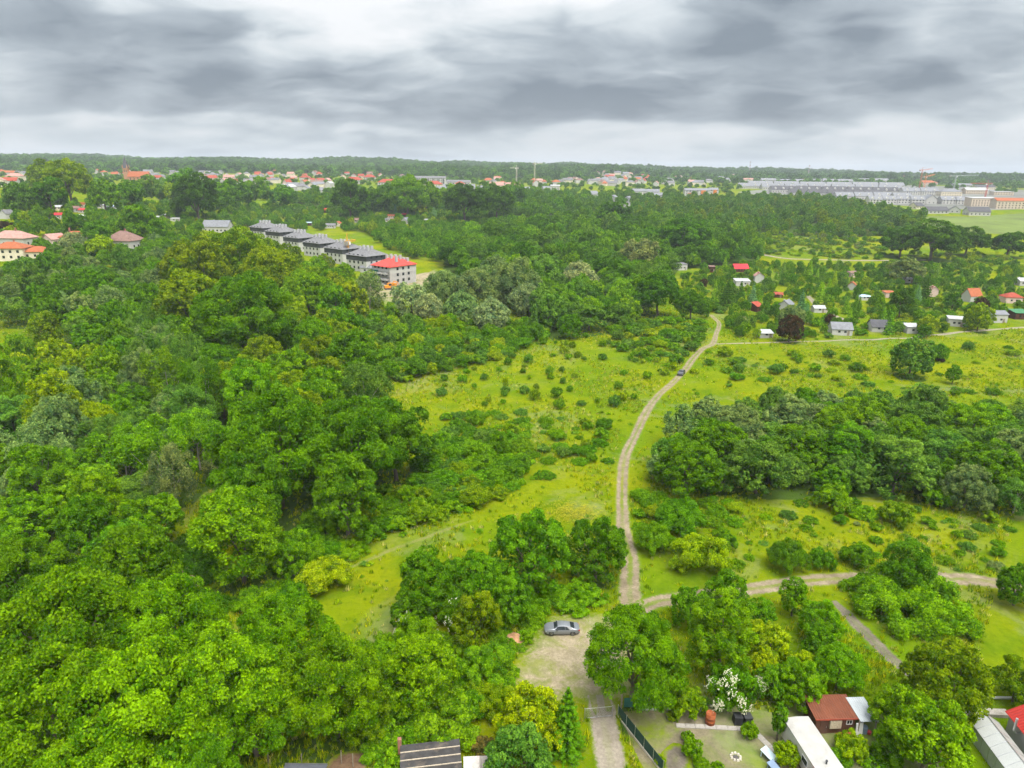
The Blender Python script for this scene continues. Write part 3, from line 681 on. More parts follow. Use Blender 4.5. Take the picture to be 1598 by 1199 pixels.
# ---- the row of new apartment blocks under construction
ROW = [(616, 441, 0), (573, 421, 1), (537, 409, 1), (503, 399, 1), (470, 390, 1), (441, 380, 1), (416, 373, 1)]
RP = [at(a, b_)[0] for a, b_, _ in ROW]
rowdir = math.atan2(RP[6][1] - RP[0][1], RP[6][0] - RP[0][0])
blk_lab = ['last finished dark grey apartment block beside the red roofed one', 'second dark roofed apartment block behind the red roofed one', 'third dark roofed apartment block, behind the yellow crane', 'fourth dark roofed apartment block in the new row', 'fifth dark roofed apartment block in the new row, half hidden by wood', 'farthest dark roofed apartment block at the far end of the new row']
REDROOF = corr('red_membrane', (0.50, 0.06, 0.05), 1.1, 0, 0.6, 0, 0.5, 0.12)
NET = pm('scaffold_net', (0.03, 0.24, 0.23), 0.8, 0.15, 2)
for i, p in enumerate(RP):
    L, Wd, H = (14.0, 19.0, 9.6) if i == 0 else (18.0, 16.0, 9.0)
    rz = R(-38)
    mats = (BEIGE, REDROOF) if i == 0 else (WHITEWALL, ROOFS['grey'])
    wins = []
    for s_ in range(3):
        wins += win_row('f', 4, L * .86, 1.9 + 3.1 * s_ + (1.2 if s_ == 2 else 0.3), 1.5, 1.5) + win_row('r', 3, 12, 1.9 + 3.1 * s_ + 0.3, 1.5, 1.5) + win_row('l', 3, 12, 1.9 + 3.1 * s_ + .3, 1.3, 1.5)
    lab = 'unfinished apartment block with a bright red roof at the building site' if i == 0 else blk_lab[i - 1]
    t, rf = house('apartment_block', lab, 'building', p, rz, L, Wd, H, 'hip', 4.6, WHITEWALL if i else GREYWALL, mats[1], wins, None, 0.7, None, 'new apartment blocks in a row', (6.2, DARKCLAD if i else WHITEWALL))
    for q in range(6):
        cx, cyy = -4.6 + 1.8 * q, (-2.2 if q % 2 else 2.2)
        part('chimney', BLK['chim'], rf, (cx, cyy, H + 3.6), (1.0, 1.5, 3.2))
    for q in range(5):
        part('skylight', BLK['skylight'], rf, (-3.6 + 1.8 * q, -Wd / 2 * .62, H + 4.6 * .36), (0.9, 1.3, 0.16), (math.atan2(4.6, Wd / 2 + .7), 0, 0))
    if i == 0:
        MB().box(-L/2 - .25, -L/2 + 5.2, -Wd/2 - .35, -Wd/2 - .22, 0.3, 7.8).box(-L/2 - .38, -L/2 - .25, -Wd/2 - .3, -Wd/2 + 7, .3, 7.8).build('scaffold_net', NET, t)
        sc_ = MB()
        for zz_ in (2.4, 4.9, 7.6): sc_.box(-L/2 - 1.2, L/2 + .2, -Wd/2 - 1.15, -Wd/2 - .4, zz_, zz_ + .1)
        for k in range(6): sc_.tube([(-L/2 - 1 + 3.0 * k, -Wd/2 - 1.1, -.3), (-L/2 - 1 + 3.1 * k, -Wd/2 - 1.1, 10.2)], .06, 5)
        sc_.build('scaffold', pm('scaffold_steel', (0.25, 0.26, 0.27), 0.5, .1, 2, metal=.5), t)
        for s_ in (0, 1): 
            for k in range(3): part('balcony', BLK['whitebox'], t, (-3.5 + 3.9 * k, -Wd/2 - .75, 3.1 + 3.1 * s_), (3.2, 1.4, .9))
        for k in range(4): part('brick_pallet', BLK['chim'], t, (-4.5 + 3 * k, 5.5, H + 2.6), (1.6, 1.4, 2.0))
p = at(583, 425)[0]
house('garage_annex', 'low annex with slate grey roof in front of the dark apartment blocks', 'building', p, R(-14), 13, 8, 3.0, 'gable', 2.6, WHITEWALL, ROOFS['slate'], win_row('f', 3, 11, 1.6, 1.2, 1.0))

# ---- houses at the left edge and beyond
def PH(px, py, name, label, L_, Wd, H, roof, rh, wall, roofm, rz=0.0, chim=None, wins=None, cat='house', group=None, ov=.5, door=None, sub=False):
    p = at(px, py)[0]
    if wins is None:
        wins = []
        ns = max(1, int(H // 2.6))
        for s_ in range(ns): wins += win_row('f', max(1, int(L_ // 3.2)), L_ * .92, 1.5 + 2.7 * s_, 1.2, 1.3) + win_row('r', max(1, int(Wd // 4)), Wd * .8, 1.5 + 2.7 * s_, 1.1, 1.3) + win_row('l', max(1, int(Wd // 4)), Wd * .8, 1.5 + 2.7 * s_, 1.1, 1.3)
    return house(name, label, cat, p, R(rz), L_, Wd, H, roof, rh, wall, roofm, wins, chim, ov, door, group, sub=sub)
PH(22, 404, 'house', 'orange tiled house with a red balcony awning at the left edge', 15, 11, 5.6, 'hip', 3.0, CREAM, ROOFS['orange'], 8, [(1, 1, 1.4)])
PH(63, 402, 'house', 'low orange roofed wing right of the orange tiled house', 12, 9, 3.2, 'hip', 2.6, CREAM, ROOFS['orange'], 8)
PH(24, 383, 'house', 'wide faded pink roofed house behind the orange tiled house', 20, 11, 4.2, 'hip', 3.8, WHITEWALL, ROOFS['pink'], -6, [(2, 0, 1.5)])
PH(86, 382, 'house', 'small brown roofed house between willows and the pink roofed house', 9, 8, 3.4, 'gable', 2.6, PINKWALL, ROOFS['pink'], 70)
PH(121, 381, 'house', 'pale orange roofed house half hidden by a grey willow', 14, 10, 4.0, 'hip', 3.2, WHITEWALL, ROOFS['orange'], 5, [(-3, 0, 1.8)])
PH(196, 387, 'house', 'large brown hipped roof villa with a dormer above the left wood', 17, 13, 4.4, 'hip', 5.2, WHITEWALL, ROOFS['brown'], -10, [(1, 0.5, 1.5)])
PH(341, 362, 'house', 'long slate roofed house with white dormers above the wood', 20, 10, 4.4, 'gable', 4.4, WHITEWALL, ROOFS['slate'], -3, [(-3, 1, 1.2)])

# ---- allotment sheds
SHEDS = [ # px, py(base), L, W, H, roof kind, rise, wall, roof, rz, label
 (12, 341, 7, 6, 3.2, 'gable', 2.4, 'white', 'grey', 80, 'white gabled allotment house at the far left edge'),
 (90, 341, 10, 6, 2.4, 'gable', 1.2, 'white', 'crimson', 4, 'pink red roofed long allotment cabin left of the pale sheds'),
 (125, 342, 11, 5, 2.2, 'mono', .5, 'grey', 'pale', 3, 'long pale flat roofed shed right of the pink roofed cabin'),
 (92, 328, 7, 5, 2.2, 'gable', 1.2, 'cream', 'pale', 10, 'cream domed looking shed left of the brown allotment hut'),
 (118, 331, 6, 5, 2.6, 'gable', 1.6, 'grey', 'brown', 70, 'brown roofed allotment hut beside the red roofed white one'),
 (128, 324, 6, 5, 2.4, 'gable', 1.5, 'cream', 'orange', 10, 'orange roofed allotment hut below the dark trees'),
 (133, 333, 7, 5, 2.4, 'gable', 1.1, 'white', 'crimson', -6, 'white allotment hut with a scarlet roof left of the tree mass'),
 (156, 325, 10, 5, 2.4, 'mono', .5, 'white', 'pale', 0, 'whitish flat roofed shed left of the blue spruce'),
 (178, 328, 8, 5, 3.0, 'mono', .6, 'white', 'bluish', -10, 'tall pale blue roofed hut beside the blue spruce'),
 (211, 326, 6, 4, 2.4, 'gable', 1.2, 'pink', 'pale', 10, 'small pinkish hut under the pair of blue spruces'),
 (258, 340, 6, 5, 2.2, 'gable', 1.0, 'white', 'pale', 10, 'white pavilion hut in the allotments below the big dark tree'),
 (276, 346, 8, 5, 2.4, 'mono', .4, 'white', 'pale', 5, 'white flat hut next to the tall pine in the left allotments'),
 (246, 343, 5, 4, 2.2, 'mono', .4, 'white', 'pale', -12, 'small white shed left of the white pavilion hut'),
 (379, 337, 6, 4, 2.2, 'gable', 1, 'grey', 'pale', 0, 'small grey shed deep in trees right of the big dark tree'),
 (480, 331, 5, 4, 2.6, 'gable', 1.6, 'wood', 'red', 70, 'narrow brick red hut in the middle allotments'),
 (508, 332, 9, 6, 2.6, 'gable', 1.8, 'wood', 'crimson', 5, 'red roofed cabin among the middle allotments'),
 (484, 352, 9, 5, 2.4, 'mono', .5, 'wood', 'bluish', -5, 'blue grey roofed shed near the new apartment row'),
 (516, 356, 9, 6, 2.4, 'gable', 1.6, 'white', 'grey', 10, 'grey roofed hut right of the blue grey shed'),
 (528, 353, 6, 5, 2.6, 'gable', 1.6, 'cream', 'orange', 80, 'orange roofed hut touching the grey roofed hut'),
 (555, 347, 8, 6, 2.2, 'gable', 1.6, 'grey', 'brown', -10, 'brown tent roofed hut in the middle allotments'),
 (602, 346, 8, 5, 2.4, 'mono', .4, 'white', 'slate', 0, 'slate topped white shed left of the white gabled hut'),
 (611, 341, 9, 5, 2.6, 'gable', 1.2, 'pink', 'orange', 6, 'long terracotta roofed hut beside a blue spruce'),
 (634, 349, 7, 6, 3.0, 'gable', 2.6, 'white', 'slate', 60, 'steep white gabled hut in the middle allotments'),
 (632, 339, 6, 4, 2.6, 'gable', 1.2, 'wood', 'crimson', 0, 'tiny scarlet roofed hut behind the white gabled hut'),
 (665, 347, 7, 5, 2.4, 'mono', .5, 'pink', 'pale', 6, 'pinkish flat hut at the right of the middle allotments'),
 (1062, 421, 6.5, 5, 3.6, 'mono', .5, 'white', 'grey', 20, 'white two storey flat roofed cabin at the left of the right allotments'),
 (1110, 425, 3.4, 3, 3.6, 'mono', .3, 'wood', 'brown', 0, 'narrow brown tower hut left of the crimson roof'),
 (1154, 424, 9, 7, 2.2, 'gable', 2.6, 'wood', 'crimson', 3, 'cabin with a bright crimson roof in the right allotments'),
 (1157, 446, 8, 5, 2.8, 'mono', .8, 'white', 'pale', 2, 'white box cabin with pale sheet roof below the crimson one'),
 (1183, 441, 4.6, 5, 4.0, 'gable', 2.0, 'white', 'pink', 84, 'tall narrow white gabled cabin with a dark round vent'),
 (1181, 486, 4, 3.4, 2.6, 'mono', 1.4, 'wood', 'red', 30, 'small tilted brown red shed below the blue spruce'),
 (1213, 464, 5, 3.4, 1.6, 'mono', .6, 'wood', 'red', -20, 'low rust coloured shed in the middle of the right allotments'),
 (1226, 483, 6, 5, 2.6, 'gable', 1.8, 'white', 'slate', 50, 'white hut with grey roof beside the twin blue spruces'),
 (1331, 432, 6, 5, 2.6, 'mono', .5, 'pink', 'brown', 10, 'pinkish flat roofed hut left of the lone dark conifer'),
 (1416, 441, 5, 4, 2.2, 'mono', .5, 'white', 'pale', -5, 'white greenhouse like hut in the upper right allotments'),
 (1329, 452, 4, 4, 2.6, 'gable', 1.6, 'white', 'orange', 60, 'half hidden white hut with an orange roof edge'),
 (1347, 468, 6, 4, 1.8, 'mono', .4, 'white', 'bluish', 10, 'low bluish greenhouse roof among bushes'),
 (1386, 464, 5, 4, 2.6, 'mono', .4, 'pink', 'orange', 0, 'terracotta flat roofed hut between two dark conifers'),
 (1454, 462, 4.5, 4, 3.6, 'gable', 1.6, 'pink', 'pink', 80, 'tall pinkish hut squeezed between conifers'),
 (1515, 470, 6.4, 6, 3.0, 'gable', 3.4, 'white', 'orange', 10, 'white cottage with salmon orange roof and dormer'),
 (1576, 472, 8, 6, 2.8, 'hip', 2.2, 'pink', 'red', -5, 'maroon hip roofed cottage near the right edge'),
 (1592, 445, 6, 5, 2.6, 'gable', 1.6, 'grey', 'pale', 10, 'grey shed at the right edge above the maroon cottage'),
 (1276, 487, 5, 4, 2.0, 'gable', 1.0, 'white', 'pale', 0, 'small white tent like shed right of the allotment path'),
 (1310, 521, 7.6, 6, 2.4, 'gable', 2.2, 'white', 'slate', -8, 'white cottage with slate blue roof by the lane'),
 (1371, 516, 7.6, 6, 2.0, 'gable', 2.4, 'white', 'dark', -6, 'cottage with dark roof and white chimney behind the hedge'),
 (1424, 519, 6.6, 4.6, 2.6, 'mono', .6, 'white', 'pale', -4, 'white rectangular shed with flat grey roof by the lane'),
 (1490, 508, 6, 4.6, 3.0, 'mono', .5, 'white', 'pale', -20, 'unfinished white shed with open doorway by the lane'),
 (1550, 502, 7.6, 6, 3.6, 'gable', 1.2, 'white', 'slate', 0, 'tall white shed with blue grey roof at the right'),
 (1588, 497, 6, 5, 2.8, 'mono', .8, 'wood', 'green', 0, 'brown cabin with green sheet roof at the right edge'),
 (1193, 526, 5, 4, 1.8, 'mono', .6, 'grey', 'pale', 0, 'grey tarpaulin covered shed by the lane fork'),
]
WALLS = {'white': WHITEWALL, 'grey': GREYWALL, 'cream': CREAM, 'wood': BROWNWOOD, 'pink': PINKWALL}
for (px, py, L, Wd, H, rk, rh, wl, rm, rz, lab) in SHEDS:
    wins = win_row('f', max(1, int(L // 3)), L * .6, 1.5, .9, .8) + win_row('r', 1, 1, 1.5, .9, .8)
    PH(px, py, 'allotment_shed', lab, L, Wd, H, rk, rh, WALLS[wl], ROOFS[rm], rz, [(-1, .8, .9)] if rk == 'gable' and H > 2.5 else None, wins, 'shed', 'sheds and cottages in the allotment gardens', .3, ('f', L * .3, .9, 1.9))

# ---- church
p = at(200, 285)[0]
ch = thing('church', 'red brick church with pointed grey spire and orange roofed nave', 'church', p, R(4)); ch.scale = (.74, .74, .80)
BRK = pm('church_brick', (0.36, 0.19, 0.10), 0.9, .15, .8)
nv = MB(); nv.add([(4, -8, -2), (44, -8, -2), (44, 8, -2), (4, 8, -2), (4, -8, 11), (44, -8, 11), (44, 8, 11), (4, 8, 11), (4, 0, 19.8), (44, 0, 19.8)], [(0, 1, 5, 4), (2, 3, 7, 6), (1, 2, 6, 9, 5), (3, 0, 4, 8, 7), (4, 5, 9, 8), (6, 7, 8, 9)])
nv.build('nave', BRK, ch)
rr = gable_roof(40, 16, 11, 9, .6, .25); rr.v = [(a + 24, b_, c_) for a, b_, c_ in rr.v]; rr.build('nave_roof', ROOFS['orange'], ch)
MB().box(-5, 4, -4.5, 4.5, -2, 26).build('tower', BRK, ch)
MB().add([(-5.4, -4.9, 26), (4.4, -4.9, 26), (4.4, 4.9, 26), (-5.4, 4.9, 26), (-.5, 0, 47)], [(3, 2, 1, 0), (0, 1, 4), (1, 2, 4), (2, 3, 4), (3, 0, 4)]).build('spire', ROOFS['dark'], ch)
for sx, sy in ((-4.9, -4.4), (3.9, -4.4), (3.9, 4.4), (-4.9, 4.4)): MB().add([(sx - 1.1, sy - 1.1, 26), (sx + 1.1, sy - 1.1, 26), (sx + 1.1, sy + 1.1, 26), (sx - 1.1, sy + 1.1, 26), (sx, sy, 33)], [(0, 1, 4), (1, 2, 4), (2, 3, 4), (3, 0, 4), (3, 2, 1, 0)]).build('pinnacle', BRK, ch)
for u in (-2, 1.5): part('louvre', BLK['dark'], ch, (u, -4.5, 21), (1.4, .2, 4))
for u in range(5): part('window', WIN['dark'], ch, (9 + 7.5 * u, -8, 6.5), (1.6, .2, 5.5))
foot(p[0] + 20, p[1], 20, 160)

# ---- town houses, estate rows
DORM = MB().add([(-.5, -.5, -.5), (.5, -.5, -.5), (.5, .5, -.5), (-.5, .5, -.5), (-.5, -.5, .15), (.5, -.5, .15), (.5, .5, .15), (-.5, .5, .15), (0, -.5, .6), (0, .5, .6)], [(0, 1, 5, 8, 4), (1, 2, 6, 5), (2, 3, 7, 9, 6), (3, 0, 4, 7), (4, 8, 9, 7), (5, 6, 9, 8)]).mesh('dormer'); DORM.materials.append(WHITEWALL)
def EST(px, py, wpx, Wd, H, rh, wall, roofm, label, rz=0, roof='gable', group='rows of the grey roofed new estate', name='terrace_row', wins=True, chimn=0, cat='building', win_h=1.4, balc=False, dorm=0):
    p, dep = at(px, py); L = wpx * dep / FPX
    ws = []
    if wins:
        for s_ in range(max(1, int(H // 2.8))): ws += win_row('f', max(2, int(L // 4.2)), L * .95, 1.6 + 2.8 * s_, 1.5, win_h)
        if H < 9: ws += win_row('l', 2, Wd * .8, 1.6, 1.2, 1.3) + win_row('r', 2, Wd * .8, 1.6, 1.2, 1.3)
    ch_ = [(-L / 2 + L * (k + .5) / chimn, Wd * .12, 1.0) for k in range(chimn)]
    t, rf = house(name, label, cat, p, R(rz), L, Wd, H, roof, rh, wall, roofm, ws, ch_, .5, None, group)
    for k in range(dorm):
        u = -L / 2 + L * (k + .5) / dorm
        part('dormer', DORM, rf, (u, -Wd * .27, H + rh * .30), (3.0, Wd * .36, rh * .72))
    if balc:
        for s_ in range(1, int(H // 2.8)):
            for k in range(max(2, int(L // 8))): part('balcony', BLK['dark'], t, (-L / 2 + L * (k + .5) / max(2, int(L // 8)), -Wd / 2 - .6, .6 + 2.8 * s_), (2.6, 1.2, 1.0))
    return t
EST(669, 288, 54, 13, 11.5, 3.2, WHITEWALL, ROOFS['grey'], 'long four storey white apartment block with grey mansard in the town', 2, group=None, name='apartment_block', chimn=9, balc=True)
EST(716, 293, 37, 13, 9.5, 3.0, WHITEWALL, ROOFS['grey'], 'shorter white apartment block right of the long one in the town', -4, group=None, name='apartment_block', chimn=5, balc=True)
for q, (px, py, w, rm, wl) in enumerate([(553, 287, 26, 'red', WHITEWALL), (577, 282, 18, 'red', WHITEWALL), (606, 291, 30, 'red', WHITEWALL), (642, 293, 34, 'red', WHITEWALL), (677, 294, 26, 'red', CREAM), (718, 295, 18, 'red', CREAM)]):
    EST(px, py, w, 15, 6.5, 5.5, wl, ROOFS[rm], ['leftmost large villa with red mansard roof in the town centre', 'smaller red roofed villa behind the leftmost mansard villa', 'red mansard villa with white gables left of the white block', 'red mansard villa in front of the long white block', 'brown red villa before the shorter white block', 'ochre gabled villa with red roof right of the white blocks'][q], 6 - 4 * q, 'hip', 'large red roofed villas in the town', 'villa', True, 0, 'house')
for q, (px, py, w, rz) in enumerate([(757, 302, 24, 15), (775, 296, 22, -5), (800, 297, 22, 5), (705, 300, 26, -8), (730, 300, 22, 10), (690, 304, 20, 30)]):
    EST(px, py, w, 12, 7, 5, (WHITEWALL, CREAM, CREAM, WHITEWALL, WHITEWALL, WHITEWALL)[q], ROOFS['slate' if q in (0, 3, 4, 5) else 'pink'], ['white house with steep dark slate roof right of town centre', 'cream block behind the steep slate roofed house', 'cream block with flat pinkish roof near the pale crane mast', 'slate roofed white row behind the dark oak', 'white gabled slate house behind the bright trees', 'low slate roofed house left of the white gabled one'][q], rz, group=None, name='town_house', cat='house', dorm=3 if q == 0 else 0)
# orange and white blocks right of centre
for q, (px, py, w) in enumerate([(1075, 306, 16), (1094, 306, 20), (1112, 305, 14)]):
    t = EST(px, py, w, 12, 8.5, 3, WHITEWALL, ROOFS['slate'], ['white terrace with one orange balcony at the left of the orange trio', 'middle white block with big orange stair tower', 'white block with orange corner at the right of the orange trio'][q], 0, group='white blocks with orange panels', name='apartment_block', chimn=2)
    part('orange_panel', BLK['orange_panel'], t, ((-1 if q == 0 else 1.5), -6.4, 2.4 if q == 0 else 4.4), (5 if q != 1 else 7, .8, 4 if q == 0 else 8.2))
# white houses in the trees
for q, (px, py, w, H, rz, lab) in enumerate([(957, 316, 13, 6, 60, 'white gabled house left of the white terrace group in the trees'), (982, 318, 16, 6, 50, 'second white gabled house in the trees'), (996, 306, 20, 7, 8, 'white row with grey roof behind the two gabled houses'), (1018, 306, 20, 6.5, -5, 'white row right of it with long grey roof'), (1026, 309, 22, 4, 0, 'low grey roofed garage row below the white rows')]):
    EST(px, py, w, 10, H, 3.6, WHITEWALL, ROOFS['slate'], lab, rz, group=None, name='row_house', cat='house')
for k in range(6):
    EST(944 + 7 * k, 331 - 1.0 * k, 7.0, 11, 5, 4.5, WHITEWALL, ROOFS['slate'], 'narrow white gabled terrace house in the sawtooth row behind dark trees', 78, group='sawtooth row of white gables', name='gabled_terrace', cat='house', wins=False)
for q, (px, py, w) in enumerate([(866, 298, 14), (816, 301, 20), (852, 300, 12), (925, 308, 14)]):
    EST(px, py, w, 11, 8 if q == 0 else 5, 1.5 if q == 0 else 4, WHITEWALL, ROOFS['pale' if q == 0 else 'slate'], ['square white block standing alone among the trees', 'white house with slate roof below the pale mast', 'little white house left of the square white block', 'white house half hidden by trees near the square block'][q], 10 * q, group=None, name='row_house', cat='house')

# the grey estate on the right
rows = [ # y base, x0, x1, segment px, W, H, rise, roof, wall, dorm, phrase
 (288, 1186, 1330, 26, 13, 6, 5.0, 'slate', WHITEWALL, 2, 'back row of the grey estate, top left'),
 (287, 1332, 1385, 26, 12, 8, 5.0, 'slate', WHITEWALL, 3, 'white gabled back row below the red roof'),
 (293, 1165, 1410, 38, 15, 4.5, 6.0, 'slate', WHITEWALL, 2, 'second row of long grey roofs'),
 (297.5, 1150, 1405, 36, 15, 4.5, 6.0, 'slate', WHITEWALL, 2, 'third row of long grey roofs'),
 (302, 1200, 1400, 40, 15, 4.5, 6.2, 'dark', WHITEWALL, 3, 'fourth row with anthracite roofs'),
 (304, 1404, 1462, 30, 15, 6, 6.0, 'slate', WHITEWALL, 2, 'grey row left of the tall cranes'),
 (307, 1230, 1375, 32, 15, 4.5, 6.0, 'dark', WHITEWALL, 0, 'half hidden row behind the poplar strip'),
 (312, 1300, 1420, 30, 14, 5, 5.6, 'slate', WHITEWALL, 2, 'sixth row of grey roofs'),
 (318, 1352, 1440, 22, 13, 5.8, 4.8, 'slate', WHITEWALL, 2, 'front terrace with dark windows'),
 (318, 1464, 1512, 24, 13, 5.8, 4.8, 'slate', WHITEWALL, 2, 'front terrace right of the white gable'),
]
ordw = ['first', 'second', 'third', 'fourth', 'fifth', 'sixth', 'seventh', 'eighth', 'ninth', 'tenth']
for (y0, x0, x1, seg, Wd, H, rh, rm, wl, dm, lab) in rows:
    n = max(1, round((x1 - x0) / seg))
    for k in range(n):
        EST(x0 + (x1 - x0) * (k + .5) / n, y0 + random.uniform(-.5, .5) + (x0 + (x1 - x0) * k / n - 1380) * .012, (x1 - x0) / n * .93, Wd, H, rh, wl, ROOFS[rm], f'{ordw[k]} house block from the left in the {lab}', random.uniform(-3, 3), dorm=dm, chimn=2)
EST(1449, 318, 22, 14, 6.5, 5.5, WHITEWALL, ROOFS['slate'], 'white gable end house standing forward in the front terrace', 78)
EST(1480, 306, 32, 16, 7, 4.5, CREAM, ROOFS['slate'], 'cream block with pale grey hip roof under the grey crane', 0, 'hip')
EST(1520, 303, 34, 14, 7, 4, BEIGE, ROOFS['pale'], 'beige shell with pale roof left of the red crane', 0)
EST(1530, 322, 44, 14, 10.5, 1.2, BEIGE, ROOFS['pale'], 'bare beige concrete shell of a three storey block', 4, 'mono', chimn=0)
EST(1576, 326, 54, 15, 10, 3.4, BEIGE, ROOFS['orange'], 'beige three storey block with fresh orange roof boards', -3)
EST(1562, 305, 30, 14, 6, .6, BEIGE, ROOFS['pale'], 'flat topped beige shell behind the red crane', 0, 'mono')
EST(1430, 326, 16, 11, 3.6, 4.0, CREAM, ROOFS['dark'], 'cream gabled house with dark roof at the front of the estate', 20, group='single houses at the estate front')
EST(1459, 333, 32, 13, 3.2, 4.4, WHITEWALL, ROOFS['dark'], 'long white bungalow with dark roof at the front of the estate', 2, group='single houses at the estate front')
EST(1489, 332, 22, 12, 3.4, 4.4, WHITEWALL, ROOFS['dark'], 'white house with crossed dark gables at the estate front', 60, group='single houses at the estate front')
EST(1523, 336, 32, 14, 4.2, 5.0, WHITEWALL, ROOFS['dark'], 'nearest white house with dark gabled roof on the green field', -4, group='single houses at the estate front')
EST(1344, 283, 20, 14, 7, 5, YELLOWWALL, ROOFS['pink'], 'ochre gabled house with red roof behind the grey estate', 10, group=None, name='town_house', cat='house')
EST(1383, 281, 17, 14, 7, 5, CREAM, ROOFS['red'], 'house with wide red roof behind the grey estate', 0, group=None, name='town_house', cat='house')
EST(1445, 289, 30, 20, 6, 5, PINKWALL, ROOFS['orange'], 'broad orange and grey roofed hall right of the estate', 12, 'hip', group=None, name='hall')
EST(1535, 296, 30, 14, 5, 4, CREAM, ROOFS['dark'], 'long dark roofed row behind the cranes', 0, group=None)
EST(1500, 293, 28, 14, 6, 3, GREYWALL, ROOFS['slate'], 'grey roofed row left of the red crane', 0, group=None)

# the distant town: bands of small houses (each a few pixels)
BANDS = [ # x0, x1, y0, y1, n, roofs, size, phrase
 (0, 48, 272, 292, 13, 'red orange pink grey', (13, 21), 'at the far left edge of town'),
 (215, 345, 272, 284, 30, 'grey slate red orange grey slate', (12, 20), 'right of the church'),
 (345, 520, 272, 292, 40, 'red brown grey pink red orange', (12, 20), 'left of the red mansard villas'),
 (425, 520, 293, 303, 12, 'slate grey pale', (12, 20), 'above the new apartment row'),
 (520, 640, 270, 280, 14, 'red pink brown', (12, 19), 'behind the mansard villas'),
 (735, 870, 279, 292, 12, 'grey pink orange', (12, 19), 'around the pale crane masts'),
 (870, 965, 280, 290, 34, 'grey slate grey brown', (13, 22), 'in the grey roofed quarter'),
 (930, 1110, 272, 291, 64, 'grey red orange slate brown pink grey', (13, 22), 'above the white terrace group'),
 (1110, 1330, 272, 286, 46, 'red orange grey brown pink slate', (13, 22), 'above the grey estate'),
 (1330, 1598, 276, 284, 18, 'grey red brown', (12, 20), 'on the plain behind the cranes'),
 (150, 200, 270, 279, 6, 'orange red', (12, 20), 'left of the church spire'),
]
SZ = ['small', 'broad', 'long']
for (x0, x1, y0, y1, n, rf_, sz, ph) in BANDS:
    for k in range(n):
        px, py = random.uniform(x0, x1), random.uniform(y0, y1); p = at(px, py)[0]
        if any((p[0] - a) ** 2 + (p[1] - b_) ** 2 < (c_ + 6) ** 2 for a, b_, c_, _f in FOOT): continue
        rm = random.choice(rf_.split()); L = random.uniform(*sz); wn = random.choices(['white', 'cream', 'grey', 'pink'], [5, 3, 2, 1])[0]
        rk = random.choice(['gable', 'gable', 'hip']); i = int((L - sz[0]) / (sz[1] - sz[0]) * 2.99)
        house('town_house', f'{SZ[i]} {wn} house, {("hipped " if rk == "hip" else "")}{rm} roof, {ph}', 'house', p, R(random.choice([0, 90]) + random.uniform(-25, 25)), L, random.uniform(8, 11), random.uniform(4.5, 7.5), rk, random.uniform(3, 4.6), WALLS[wn], ROOFS[rm], (), None, .4, None, f'town houses {ph}')

sheet('estate_ground', [(1150, 300), (1330, 287), (1480, 291), (1598, 297), (1640, 312), (1598, 326), (1500, 327), (1420, 322), (1300, 314), (1200, 306)], pm('estate_paving', (0.13, 0.135, 0.12), .9, .3, .02), 0.15)

# ---- tower cranes and masts
def lattice(mb, a, b_, w, n, r_=0.09):
    a, b_ = Vector(a), Vector(b_); d = (b_ - a).normalized(); u = d.cross(Vector((0, 0, 1)) if abs(d.z) < .9 else Vector((1, 0, 0))).normalized(); v = d.cross(u)
    cs = [(u * sx + v * sy) * w * .5 for sx, sy in ((-1, -1), (1, -1), (1, 1), (-1, 1))]
    for c_ in cs: mb.tube([a + c_, b_ + c_], r_, 4)
    for k in range(n):
        p0, p1 = a + (b_ - a) * k / n, a + (b_ - a) * (k + 1) / n
        for q in range(4): mb.tube([p0 + cs[q], p1 + cs[(q + 1) % 4]], r_ * .7, 3, False)
def crane(px, py, h, jl, ang, col, label, lift=0.0, w=1.8):
    p, dep = at(px, py); m_ = pm('crane_' + label.split()[0], col, 0.5, .1); t = thing('tower_crane', label, 'crane', p, R(ang), 'tower cranes')
    mb = MB(); lattice(mb, (0, 0, -1), (0, 0, h), w, int(h / 2.2), .16); mb.build('mast', m_, t)
    mb = MB(); lattice(mb, (1, 0, h), (jl, 0, h + lift), w * .7, int(jl / 2.5), .14); mb.build('jib', m_, t)
    mb = MB(); lattice(mb, (-1, 0, h), (-jl * .3, 0, h), w * .7, 5, .14); mb.build('counter_jib', m_, t)
    MB().box(-jl * .3, -jl * .3 + 2.4, -.8, .8, h - 2.2, h + .3).build('counterweight', CONC, t)
    MB().box(.9, 2.4, -.8, .8, h - 2.2, h - .2).build('cab', WHITEPLASTIC, t)
    mb = MB(); mb.tube([(0, 0, h), (0, 0, h + 5)], [.5, .15], 4); mb.tube([(0, 0, h + 5), (jl * .7, 0, h + lift * .7 + .6)], .07, 3); mb.tube([(0, 0, h + 5), (-jl * .28, 0, h + .6)], .07, 3); mb.build('tie_bars', m_, t)
crane(1434, 298, 38, 22, 12, (0.55, 0.16, 0.08), 'orange tower crane with raised grey jib behind the estate', 3)
crane(1441, 299, 27, 24, 25, (0.60, 0.20, 0.04), 'shorter orange tower crane beside the tall orange one', 4)
crane(1488, 298, 28, 44, 2, (0.45, 0.48, 0.50), 'grey tower crane with long thin jib at the right', 2)
crane(1537, 309, 22, 26, 175, (0.45, 0.05, 0.05), 'dark red tower crane among the beige shells', 0)
crane(806, 289, 31, 12, 175, (0.62, 0.58, 0.48), 'pale tower crane mast at the left of the pair near the centre', 0)
crane(834, 291, 40, 14, 5, (0.64, 0.60, 0.46), 'taller pale tower crane of the pair near the centre', 0)
crane(544, 412, 14, 9, 70, (0.55, 0.27, 0.03), 'yellow crane standing by the dark roofed apartment blocks', 0, 1.2)
